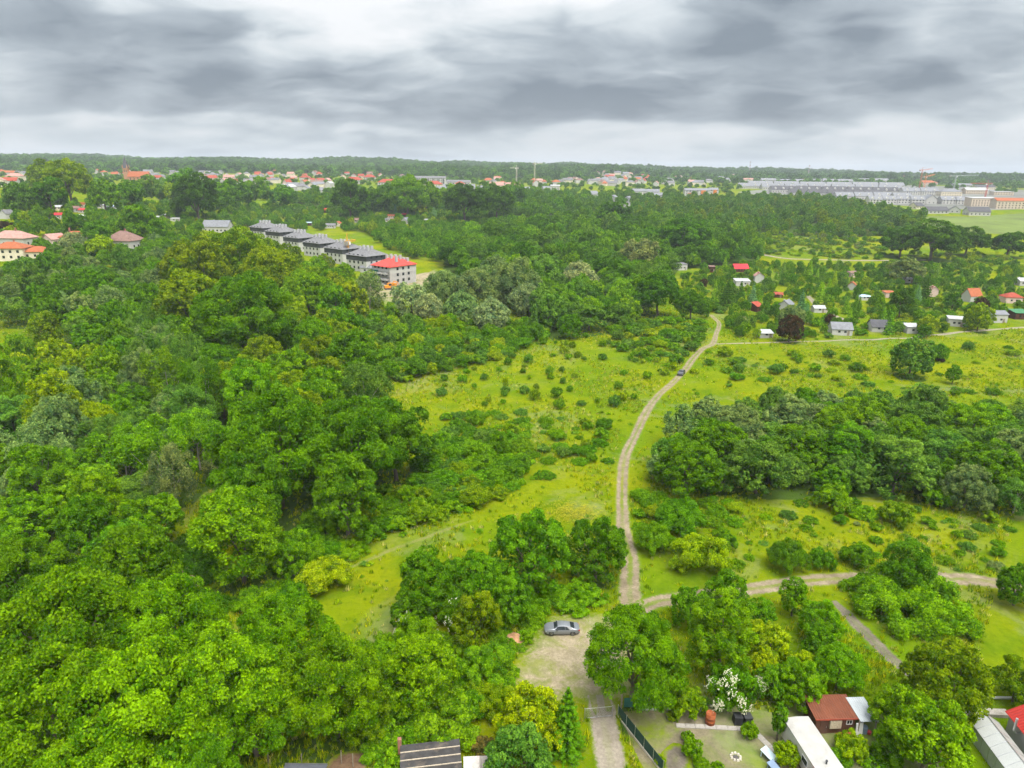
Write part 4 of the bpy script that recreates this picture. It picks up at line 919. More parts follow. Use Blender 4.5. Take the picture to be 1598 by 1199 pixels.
for (px, py, h, lab) in [(1169, 274, 58, 'slender red and white radio mast on the skyline'), (1261, 277, 46, 'grey pylon on the skyline right of the radio mast')]:
    p = at(px, py)[0]; t = thing('radio_mast', lab, 'mast', p)
    mb = MB(); lattice(mb, (0, 0, -2), (0, 0, h), 2.4, 18, .2); mb.build('mast', pm('mast_steel', (0.4, 0.38, 0.38), .6), t)
    for k in range(3): MB().box(-1.7, 1.7, -1.7, 1.7, h * (.45 + .22 * k), h * (.45 + .22 * k) + 2.2).build('antenna', pm('antenna_red', (0.4, 0.2, 0.18), .6), t)

# ------------------------------------------------------------------ gardens and sheds in the foreground
def quad_grid_panel(name, a, b_, c_, d_, mat, parent, th=.03):
    return MB().slab([a, b_, c_, d_], th).build(name, mat, parent)
RUSTROOF = corr('rust_brown_sheet', (0.145, 0.05, 0.028), 3.4, 0, 0.55, 0, 0.5, 0.2, (0.10, 0.045, 0.03))
PALESHEET = corr('pale_tin', (0.33, 0.36, 0.385), 4, 0, 0.45, 0, .5, .12, (0.30, 0.30, 0.29))
WHITEROOF = pm('white_roof', (0.34, 0.335, 0.32), 0.6, 0.12, 0.7, dirt=(0.24, 0.225, 0.20))
REDSHEET = corr('red_tin', (0.34, 0.05, 0.035), 3.4, 0, 0.5, 0, .5, .12)
# brown cabin with its lean-to
x0, y0, L, Wd, H, rh = 36.6, 63.2, 4.5, 2.6, 2.2, 0.35
z0 = gz(x0, y0)
cab = thing('garden_cabin', 'dark brown boarded cabin with rust brown sheet roof in the garden', 'cabin', (x0, y0, z0), R(3))
bw = MB()
nb = 18
MB().box(-L/2, L/2, -Wd/2, Wd/2, -.4, H).build('wall', BROWNWOOD, cab)
bme = MB().box(-.5, .5, -.5, .5, -.5, .5).mesh('plank'); bme.materials.append(pm('plank_brown', (0.115, 0.052, 0.032), 0.85, .3, 3, .3, 12))
for k in range(nb): part('plank', bme, cab, (-L/2 + L * (k + .5) / nb, -Wd/2 - .015, H / 2 - .02), (L / nb - .018, .04, H - .06))
rf = mono_roof(L, Wd, H + .02, rh, .3, .09).build('roof', RUSTROOF, cab)
MB().box(-L/2 - .3, L/2 + .3, -Wd/2 - .36, -Wd/2 - .31, H - .10, H + .10).build('fascia', pm('red_fascia', (0.28, 0.06, 0.035), .6), rf)
window(cab, 'f', L, Wd + .05, 1.55, 1.55, .55, .5, True)
MB().box(-.75, .55, -Wd/2 - .30, -Wd/2 - .05, .9, 1.95).build('shelf_rack', pm('rack_wood', (0.42, 0.36, 0.26), .8, .3, 5), cab)
dr = MB().box(-1.75, -.95, -Wd/2 - .07, -Wd/2 - .04, 0, 1.9).build('door', pm('door_brown', (0.10, 0.05, 0.035), .8), cab); MB().box(-1.05, -1.0, -Wd/2 - .12, -Wd/2 - .07, .9, 1.05).build('handle', STEEL, dr)
foot(x0, y0, 3.2)
lt = thing('lean_to', 'open lean-to with pale tin roof on posts beside the brown cabin', 'lean-to', (39.9, 63.0, gz(39.9, 63)), R(3))
for k, (u0, u1) in enumerate([(-1.05, -.36), (-.35, .34), (.35, 1.1)]): MB().slab([(u0 + .1, -1.75, 2.15 - .01 * (k % 2)), (u1 + .1, -1.75, 2.15 - .01 * (k % 2)), (u1, 1.5, 2.55 - .01 * (k % 2)), (u0, 1.5, 2.55 - .01 * (k % 2))], .03).build('roof_sheet', PALESHEET, lt)
for sx, sy in ((-.95, -1.55), (.98, -1.55), (.98, 1.3), (-.95, 1.3)): MB().box(sx - .05, sx + .05, sy - .05, sy + .05, -.4, 2.1).build('post', WOOD, lt)
MB().box(-.9, .95, 1.32, 1.38, 0, 2.1).build('back_wall', BROWNWOOD, lt)
o = MB().box(-.42, .42, -.05, .05, 0, 1.75).build('old_door_panel', WHITEPLASTIC); o.location = (39.2, 61.35, gz(39.2, 61.35)); o.rotation_euler = (R(-6), 0, R(10)); tag(o, 'pale door panel leaning under the lean-to roof', 'door panel')
o = MB().lathe([(.28, 0), (.33, .1), (.34, .8), (.30, .92)], 14).build('water_drum', pm('blue_drum', (0.20, 0.27, 0.36), .5)); o.location = (40.05, 61.9, gz(40, 61.9)); tag(o, 'blue grey drum under the lean-to', 'drum')
o = MB().lathe([(.2, 0), (.26, .35), (.24, .36)], 12).build('bucket', pm('red_bucket', (0.5, 0.03, 0.03), .5)); o.location = (40.55, 61.75, gz(40.5, 61.7)); tag(o, 'red bucket standing under the lean-to', 'bucket')
tb = thing('red_table', 'small table with a red top in front of the brown cabin', 'table', (37.4, 60.75, gz(37.4, 60.7)), R(5))
MB().box(-.95, .95, -.45, .45, .68, .74).build('table_top', REDSHEET, tb)
for sx in (-.85, .85):
    for sy in (-.38, .38): MB().box(sx - .04, sx + .04, sy - .04, sy + .04, 0, .68).build('leg', WOOD, tb)
# white roofed trailer home
ang = math.atan2(54.3 - 60.9, 32.4 - 31.65)
tr = thing('trailer_home', 'long white roofed trailer home reaching out of the bottom edge', 'trailer', (32.35, 55.2, gz(32.3, 55.2)), ang - math.pi)
TL, TW, TH = 11.6, 2.75, 2.65
MB().box(-TL/2, TL/2, -TW/2, TW/2, .35, TH).build('wall', pm('trailer_cream', (0.60, 0.585, 0.53), .6, .08, 1), tr)
MB().box(-TL/2 + .1, TL/2 - .1, -TW/2 + .15, TW/2 - .15, 0, .35).build('skirt', DARKCLAD, tr)
trf = MB().slab([(-TL/2 - .12, -TW/2 - .1, TH + .06), (TL/2 + .12, -TW/2 - .1, TH + .06), (TL/2 + .12, 0, TH + .17), (-TL/2 - .12, 0, TH + .17)], .05).slab([(TL/2 + .12, TW/2 + .1, TH + .06), (-TL/2 - .12, TW/2 + .1, TH + .06), (-TL/2 - .12, 0, TH + .17), (TL/2 + .12, 0, TH + .17)], .05).build('roof', WHITEROOF, tr)
part('roof_vent', BLK['whitebox'], trf, (-1.4, .35, TH + .22), (.7, .6, .22)); MB().lathe([(.09, TH + .1), (.09, TH + .5), (.13, TH + .5), (.13, TH + .58)], 10, (-.4, .1)).build('flue', DARKCLAD, trf)
for u in (-4.2, -2.0, 1.2):
    o = part('window', WIN['dark'], tr, (u, TW/2, 1.65), (1.0, .08, .7)); 
    fr = MB(); [fr.box(*q) for q in ((-.56, -.5, -.7, .7, -.58, .58), (.5, .56, -.7, .7, -.58, .58), (-.5, .5, -.7, .7, .5, .58), (-.5, .5, -.7, .7, -.58, -.5))]; fr.build('frame', WHITEPLASTIC, o)
MB().slab([(-3.0, TW/2 + .02, 2.2), (-.6, TW/2 + .02, 2.2), (-.6, TW/2 + .55, 2.0), (-3.0, TW/2 + .55, 2.0)], .03).build('awning', pm('blue_awning', (0.22, 0.30, 0.48), .6), tr)
for k in range(4): foot(31.8 + .25 * k, 60 - 2.6 * k, 1.9)
rp = thing('red_roofed_shed', 'small red roofed shed against the left side of the trailer at the bottom edge', 'shed', (30.0, 53.6, gz(30, 53.6)), R(3))
MB().box(-.75, .75, -1.6, 1.1, -.3, 2.0).build('wall', BROWNWOOD, rp); MB().slab([(-.95, -1.8, 2.25), (.85, -1.8, 2.25), (.85, 1.25, 2.1), (-.95, 1.25, 2.1)], .06).build('roof', REDSHEET, rp)
rp = thing('red_lean_roof', 'low wide red sheet roof at the bottom edge left of the trailer', 'shed', (26.9, 53.4, gz(26.9, 53.4)), R(2))
MB().box(-2.0, 2.0, -1.4, .8, -.3, 1.7).build('wall', BROWNWOOD, rp); MB().slab([(-2.2, -1.6, 2.0), (2.2, -1.6, 2.0), (2.2, 1.0, 1.8), (-2.2, 1.0, 1.8)], .06).build('roof', REDSHEET, rp)

# polycarbonate greenhouse and the red roofed house at the right edge
gh = thing('greenhouse', 'greenhouse with translucent pale panels at the lower right edge', 'greenhouse', (52.6, 56.0, gz(52.6, 56)), R(-4))
POLY = pm('polycarbonate', (0.40, 0.415, 0.41), 0.35, .08, .6, spec=.5, dirt=(0.42, 0.43, 0.40))
GL = 11.2; n = 9
for k in range(n):
    a0, a1 = GL / 2 - GL * k / n - .02, GL / 2 - GL * (k + 1) / n + .02
    MB().slab([(-1.55, a1, 1.95), (-1.55, a0, 1.95), (0, a0, 2.95), (0, a1, 2.95)], .03).build('roof_panel', POLY, gh)
    MB().slab([(1.55, a0, 1.95), (1.55, a1, 1.95), (0.01, a1, 2.95), (0.01, a0, 2.95)], .03).build('grey_roof_panel', pm('grey_panel', (0.24, 0.235, 0.22), .7, .15, 1), gh)
    MB().box(-1.53, -1.50, a1, a0, .15, 1.9).build('side_panel', POLY, gh)
fr = MB()
for k in range(n + 1):
    a0 = GL / 2 - GL * k / n
    fr.tube([(-1.55, a0, -.2), (-1.55, a0, 1.96), (0, a0, 2.97), (1.55, a0, 1.96), (1.55, a0, -.2)], .03, 5)
fr.tube([(0, GL/2, 2.98), (0, -GL/2, 2.98)], .035, 5); fr.tube([(-1.56, GL/2, 1.97), (-1.56, -GL/2, 1.97)], .03, 5)
fr.build('frame', STEEL, gh)
MB().add([(-1.5, GL/2 - .03, 0), (1.5, GL/2 - .03, 0), (1.5, GL/2 - .03, 1.93), (0, GL/2 - .03, 2.9), (-1.5, GL/2 - .03, 1.93)], [(0, 1, 2, 3, 4)]).build('end_panel', POLY, gh)
for k in range(4): foot(52.6, 61 - 3 * k, 2.2)
h1 = thing('red_roofed_house', 'white walled house with deep red sheet roof at the lower right corner', 'house', (58.9, 57.0, gz(58.9, 57)), R(-4))
MB().box(-3.4, 3.4, -6, 4.6, -.4, 3.0).build('wall', WHITEWALL, h1)
h1r = MB().slab([(-3.75, -6.3, 2.95), (-3.75, 4.95, 2.95), (0, 4.95, 5.2), (0, -6.3, 5.2)][::-1], .1).slab([(3.75, 4.95, 2.95), (3.75, -6.3, 2.95), (0, -6.3, 5.2), (0, 4.95, 5.2)][::-1], .1).build('roof', corr('deep_red_sheet', (0.33, 0.028, 0.022), 3, 1, .45, 0, .5, .1), h1)
MB().tube([(-3.45, 2.6, 2.2), (-3.9, 2.6, 2.2), (-4.1, 2.6, 2.5), (-4.1, 2.6, 4.1)], .13, 10).build('flue_pipe', STEEL, h1)
foot(58.9, 57, 6.5)
# concrete lane edge and the white plank
MB_ = MB().box(-4.6, 4.6, -.5, .5, -.1, .32).build('concrete_strip', CONC); MB_.location = (53.6, 65.0, gz(53.6, 65)); MB_.rotation_euler = (0, 0, R(-3)); tag(MB_, 'grey concrete strip behind the greenhouse and the bushes', 'concrete strip')
o = MB().box(-3.2, 3.2, -.12, .12, .25, .45).box(-2.6, -2.4, -.1, .1, -.1, .25).box(2.4, 2.6, -.1, .1, -.1, .25).build('white_rail', WHITEWALL); o.location = (59.6, 67.1, gz(59.6, 67.1)); tag(o, 'low white rail at the right edge above the concrete strip', 'rail')
# garden details
o = MB().lathe([(.36, 0), (.40, .02), (.40, .34), (.42, .36), (.40, .38), (.40, .70), (.42, .72), (.40, .74), (.40, 1.08), (.36, 1.10), (.34, .98)], 18).build('rusty_barrel', pm('rust', (0.24, 0.065, 0.02), .8, .35, 4), smooth=True); o.location = (23.0, 63.0, gz(23.0, 63.0)); o.scale = (1.35, 1.35, 1.35); tag(o, 'orange rusty barrel in front of the hedge', 'barrel')
for q, bx in enumerate((26.2, 27.3)):
    t = thing('compost_bin', 'left one of two black compost bins by the flowering bush' if q == 0 else 'right one of two black compost bins by the flowering bush', 'bin', (bx, 63.2, gz(bx, 63.2)), R(6 * q), 'black compost bins')
    MB().add([(-.5, -.5, 0), (.5, -.5, 0), (.5, .5, 0), (-.5, .5, 0), (-.42, -.42, 1.0), (.42, -.42, 1.0), (.42, .42, 1.0), (-.42, .42, 1.0)], [(0, 1, 5, 4), (1, 2, 6, 5), (2, 3, 7, 6), (3, 0, 4, 7)]).build('body', pm('black_plastic', (0.02, 0.021, 0.023), .5), t)
    MB().box(-.47, .47, -.47, .47, 1.0, 1.08).build('lid', pm('black_lid', (0.04, 0.042, 0.045), .5), t)
# concrete garden paths
def walk(pts, w, name, label):
    t = thing(name, label, 'path', (0, 0, 0)); del t['category']; 
    for k in list(t.keys()): del t[k]
    t['kind'] = 'structure'
    L_ = smooth_line(np.array([at(*p)[0][:2] for p in pts]), .9); 
    for i in range(len(L_) - 1):
        c = (L_[i] + L_[i + 1]) / 2; d = L_[i + 1] - L_[i]; a = math.atan2(d[1], d[0]); 
        part('slab', SLABME, t, (c[0], c[1], gz(*c) + .07 + random.uniform(-.01, .01)), (np.linalg.norm(d) * .97, w, .08), (0, 0, a + random.uniform(-.02, .02)))
SLABME = unit_box('slab', CONC)
walk([(1055, 1133), (1100, 1135), (1150, 1138), (1172, 1138)], .62, 'garden_path', '')
walk([(1158, 1117), (1170, 1132), (1182, 1147), (1200, 1165), (1214, 1180)], .7, 'garden_walk', '')
sheet('bare_patch', [(1030, 1175), (1050, 1158), (1072, 1166), (1082, 1190), (1060, 1215), (1035, 1210)], GREYPATH, 0.055)
# green mesh fence along the lane, gate at its head
fa, fb = at(964, 1118)[0], at(1034, 1207)[0]
fn = thing('mesh_fence', 'dark green privacy mesh fence along the lane', 'fence', (fa[0], fa[1], gz(fa[0], fa[1])), math.atan2(fb[1] - fa[1], fb[0] - fa[0]))
FLn = math.hypot(fb[0] - fa[0], fb[1] - fa[1]); MESHG = pm('green_mesh', (0.022, 0.060, 0.045), .8, .15, 3)
nps = 5
for k in range(nps):
    MB().box(FLn * k / nps + .04, FLn * (k + 1) / nps - .04, -.012, .012, .18, 1.55).build('mesh_panel', MESHG, fn)
for k in range(nps + 1): MB().tube([(FLn * k / nps, 0, -.3), (FLn * k / nps, 0, 1.65)], .04, 6).build('post', STEEL, fn)
for k in range(nps): MB().box(FLn * k / nps, FLn * (k + 1) / nps - .02, -.09, .05, -.1, .16).build('kerb_stone', pm('pale_kerb', (0.42, 0.38, 0.32), .9, .15), fn)
ga, gb = at(912, 1122)[0], at(955, 1119)[0]
gt = thing('lane_gate', 'open wire gate across the lane beside the big tree', 'gate', (ga[0], ga[1], gz(ga[0], ga[1])), math.atan2(gb[1] - ga[1], gb[0] - ga[0]))
GLn = math.hypot(gb[0] - ga[0], gb[1] - ga[1])
for u in (0, GLn * .45, GLn): MB().tube([(u, 0, -.2), (u, 0, 1.5)], .05, 6).build('post', STEEL, gt)
for (u0, u1) in ((.05, GLn * .45 - .05), (GLn * .45 + .05, GLn - .05)):
    wv = MB(); wv.tube([(u0, 0, .1), (u0, 0, 1.4), (u1, 0, 1.4), (u1, 0, .1), (u0, 0, .1)], .03, 5)
    for k in range(1, 12): wv.tube([(u0 + (u1 - u0) * k / 12, 0, .1), (u0 + (u1 - u0) * k / 12, 0, 1.4)], .009, 3, False)
    for k in range(1, 8): wv.tube([(u0, 0, .1 + 1.3 * k / 8), (u1, 0, .1 + 1.3 * k / 8)], .009, 3, False)
    wv.build('gate_leaf', STEEL, gt)
# wire fence and posts under the big tree
wf = thing('garden_fence', 'weathered wooden posts with wire mesh and a green panel below the big tree', 'fence', (13.2, 65.2, gz(13.2, 65.2)), R(1))
MB().box(.3, 2.4, -.02, .02, .2, 1.5).build('green_panel', pm('green_panel', (0.03, 0.13, 0.10), .7), wf)
for u in (0, 2.6, 5.0, 6.9): MB().box(u - .08, u + .08, -.08, .08, -.2, 2.0).build('post', WOOD, wf)
for (u0, u1) in ((2.7, 4.9), (5.1, 6.8)):
    wv = MB(); wv.tube([(u0, 0, 1.75), (u1, 0, 1.75)], .03, 5)
    for k in range(14): wv.tube([(u0 + (u1 - u0) * k / 13, 0, .1), (u0 + (u1 - u0) * k / 13, 0, 1.75)], .007, 3, False)
    for k in range(10): wv.tube([(u0, 0, .1 + .17 * k), (u1, 0, .1 + .17 * k)], .007, 3, False)
    wv.build('wire_mesh', STEEL, wf)
for u in (2.4, 3.4, 5.3): MB().box(u, u + .8, -.25, .0, -.05, .16).build('kerb_stone', WHITEWALL, wf)
# junk by the walk: tilted blue sheets
o = MB().slab([(-.5, -.8, .5), (.5, -.8, .5), (.5, .8, .9), (-.5, .8, .9)], .04).box(-.45, -.4, .6, .7, 0, .8).box(.4, .45, .6, .7, 0, .8).box(-.45, -.4, -.7, -.6, 0, .5).box(.4, .45, -.7, -.6, 0, .5).build('cold_frame', pm('pale_blue_sheet', (0.40, 0.50, 0.55), .4, .1)); o.location = (28.0, 58.2, gz(28, 58.2)); o.rotation_euler = (0, 0, R(35)); tag(o, 'pale blue cold frame beside the yellow shrub', 'cold frame')
o = MB().slab([(-.45, -.9, .35), (.45, -.9, .35), (.45, .9, .75), (-.45, .9, .75)], .04).box(-.4, -.35, .7, .8, 0, .7).box(.35, .4, .7, .8, 0, .7).box(-.4, -.35, -.8, -.7, 0, .36).box(.35, .4, -.8, -.7, 0, .36).build('cold_frame', pm('slate_blue_sheet', (0.16, 0.22, 0.32), .4, .1)); o.location = (28.1, 56.4, gz(28.1, 56.4)); o.rotation_euler = (0, 0, R(28)); tag(o, 'dark blue cold frame below the pale blue one', 'cold frame')
fp = at(1148, 1182)[0]; fr_ = thing('fire_ring', 'ring of pale stones round a fire pit on the lawn', 'fire pit', fp)
for k in range(9):
    a = k * 2 * math.pi / 9; MB().add([(math.cos(a) * .5 + dx, math.sin(a) * .5 + dy, z_) for dx, dy, z_ in [(-.16, -.12, 0), (.15, -.14, 0), (.14, .13, 0), (-.13, .15, 0), (-.1, -.08, .2), (.1, -.1, .24), (.09, .09, .2), (-.09, .1, .18)]], [(0, 1, 5, 4), (1, 2, 6, 5), (2, 3, 7, 6), (3, 0, 4, 7), (4, 5, 6, 7)]).build('stone', pm('pale_stone', (0.48, 0.44, 0.38), .9, .2), fr_)
MB().lathe([(.4, .02), (.3, .05), (.05, .06)], 12).build('ash', pm('ash', (0.08, 0.075, 0.07), .95), fr_)

# ---- lower left: boarded shed roof, rusty sheets, dark hut, posts
sd_ = thing('boarded_shed', 'shed with black tar paper roof and pale battens at the bottom edge', 'shed', (-7.9, 55.2, gz(-7.9, 55.2)), R(9))
MB().box(-2.9, 2.9, -3.2, 2.2, -.3, 2.0).build('wall', WOOD, sd_)
tar = pm('tar_paper', (0.042, 0.040, 0.040), .85, .35, 1.2, .3, 8, dirt=(0.14, 0.11, 0.08))
for k in range(6): MB().slab([(-3.1, -3.45 + .98 * k, 2.02 + .055 * k), (3.1, -3.45 + .98 * k, 2.02 + .055 * k), (3.1, -2.50 + .98 * k, 2.075 + .055 * k), (-3.1, -2.50 + .98 * k, 2.075 + .055 * k)], .05).build('roof_sheet', tar, sd_)
for k in range(5): MB().box(-3.1, 3.1, -2.53 + .98 * k, -2.44 + .98 * k, 2.07 + .055 * k, 2.16 + .055 * k).build('batten', pm('batten', (0.40, 0.34, 0.26), .9, .3, 4), sd_)
MB().box(-3.35, -2.95, 2.35, 2.75, 1.2, 3.1).build('chimney', BLK['brick'].materials[0], sd_)
foot(-7.9, 55.4, 3.6)
rs = thing('rusty_sheet_roof', 'patched white and rusty sheet metal roof right of the black roofed shed', 'shed', (-2.9, 54.4, gz(-2.9, 54.4)), R(4))
MB().box(-1.4, 1.4, -2.4, 1.8, -.3, 1.6).build('wall', WOOD, rs)
for k in range(4):
    u = -1.6 + .8 * k
    MB().slab([(u, -2.6, 1.75 + .012 * (k % 2)), (u + .84, -2.6, 1.75 + .012 * (k % 2)), (u + .84, 2.0, 1.95 + .012 * (k % 2)), (u, 2.0, 1.95 + .012 * (k % 2))], .025).build('roof_sheet', [pm('white_tin', (0.55, 0.56, 0.57), .5, .1, 1, dirt=(0.34, 0.12, 0.05)), pm('rusty_tin', (0.50, 0.46, 0.43), .6, .2, 2, dirt=(0.30, 0.09, 0.03)), corr('grey_tin', (0.33, 0.30, 0.27), 6, 0, .7, 0, .6, .2), corr('grey_tin2', (0.28, 0.26, 0.23), 6, 0, .7, 0, .6, .2)][k], rs)
foot(-2.9, 54.4, 2.2)
dh = thing('dark_hut', 'dark grey flat roofed hut cut by the bottom edge at the left', 'hut', (-20.6, 53.6, gz(-20.6, 53.6)), 0)
MB().box(-2.0, 2.0, -2.2, 1.2, -.3, 2.0).build('wall', GREYWALL, dh); MB().slab([(-2.15, -2.4, 2.2), (2.15, -2.4, 2.2), (2.15, 1.35, 2.1), (-2.15, 1.35, 2.1)], .08).build('roof', pm('slate_felt', (0.075, 0.08, 0.095), .7, .15), dh); MB().box(-2.18, 2.18, 1.36, 1.42, 1.98, 2.2).build('gutter', STEEL, dh)
foot(-20.6, 53.8, 2.8)
hs = MB()
P_ = [(math.cos(a) * (.55 + .02 * a), math.sin(a) * .25, .45 + math.sin(a) * .4 + .02 * a) for a in np.linspace(0, 4 * math.pi, 40)]
hs.tube(P_, .045, 6); o = hs.build('garden_hose', pm('yellow_hose', (0.50, 0.36, 0.12), .5)); o.location = (-23.3, 53.9, gz(-23.3, 53.9) - .1); tag(o, 'coiled yellow hose left of the dark hut', 'hose')
for q, (px, py) in enumerate([(419, 1190), (471, 1191), (533, 1192), (551, 1197)]):
    p = at(px, py)[0]; t = MB().tube([(0, 0, -.3), (.02, 0, .9), (.04, .02, 1.75 if q != 1 else 1.2)], .06, 7).build('fence_post', WOOD); t.location = p
    tag(t, ['leftmost wooden fence post near the yellow hose', 'short wooden fence post behind the dark hut', 'tall pale wooden fence post on the bare slope', 'dark wooden fence post right of the tall pale one'][q], 'fence post', 'fence posts at the lower left')
sheet('bare_slope', [(500, 1205), (520, 1180), (548, 1172), (575, 1176), (572, 1200), (560, 1220)], track_mat('slope_dirt', 0, (0.20, 0.13, 0.08), (0.14, 0.085, 0.05), .8), 0.05)
# spoil heap beside the parking area
p = at(803, 1000)[0]; sh = MB(); r_ = random.Random(4); n = 14; V = []
for i, (rr_, z_) in enumerate([(1.25, -.1), (1.0, .3), (.7, .55), (.3, .72)]):
    for k in range(n): q = rr_ * r_.uniform(.8, 1.2); V.append((q * math.cos(6.283 * k / n) * 1.2, q * math.sin(6.283 * k / n) * 1.3, z_ * r_.uniform(.75, 1.25)))
V.append((0, 0, .75)); F = [(i * n + k, i * n + (k + 1) % n, (i + 1) * n + (k + 1) % n, (i + 1) * n + k) for i in range(3) for k in range(n)] + [(3 * n + k, 3 * n + (k + 1) % n, 4 * n) for k in range(n)]
o = sh.add(V, F).build('soil_heap', pm('orange_soil', (0.34, 0.19, 0.10), .95, .3, 2, .6, 6), smooth=True); o.location = p; tag(o, 'small heap of orange soil beside the parking area', 'soil heap')

# ------------------------------------------------------------------ building site
p = at(606, 452)[0]
ex = thing('excavator', 'orange digger working below the red roofed block', 'excavator', p, R(20))
EXC = pm('digger_orange', (0.62, 0.24, 0.02), .5, .1)
for sy in (-1.1, 1.1): MB().box(-1.9, 1.9, sy - .3, sy + .3, 0, .8).build('track', DARKCLAD, ex)
MB().box(-1.9, 1.2, -1.3, 1.3, .9, 2.1).build('body', EXC, ex); MB().box(.2, 1.6, -1.25, -.2, 2.1, 3.1).build('cab', GLASS, ex)
MB().tube([(1.3, .3, 1.6), (3.2, .3, 4.2), (5.2, .3, 3.4)], [.32, .3, .24], 6).build('boom', EXC, ex); MB().tube([(5.2, .3, 3.4), (5.6, .3, 1.2)], .2, 6).build('stick', EXC, ex); MB().box(5.1, 6.1, -.2, .8, .3, 1.2).build('bucket', DARKCLAD, ex)
p = at(612, 449)[0]
du = thing('dump_truck', 'orange site dumper right behind the digger', 'dumper', p, R(-15))
MB().box(-2.4, .6, -1.1, 1.1, 1.0, 2.3).build('skip', EXC, du); MB().box(.8, 2.4, -1.0, 1.0, .8, 2.4).build('cab', EXC, du)
for sx in (-1.6, 1.6):
    for sy in (-1.1, 1.1):
        w_ = MB().tube([(sx, sy - .2, .6), (sx, sy + .2, .6)], .6, 12).build('wheel', DARKCLAD, du)
p = at(587, 447)[0]; V = []; 
o = MB().lathe([(5.5, -.3), (4.2, .9), (2.6, 1.9), (1.0, 2.6), (.1, 2.8)], 14).build('rubble_heap', pm('rubble', (0.20, 0.18, 0.16), .95, .35, .6, .8, 2), smooth=False); o.location = p; o.scale = (1.2, .8, 1); tag(o, 'grey rubble heap at the foot of the red roofed block', 'rubble heap')
p = at(668, 434)[0]; o = MB().lathe([(9, -.4), (7, .9), (4, 2.2), (1.5, 2.9), (.1, 3)], 16).build('sand_heap', YARD, smooth=True); o.location = p; o.scale = (1.3, 1, 1); tag(o, 'broad sand heap right of the red roofed block', 'sand heap')

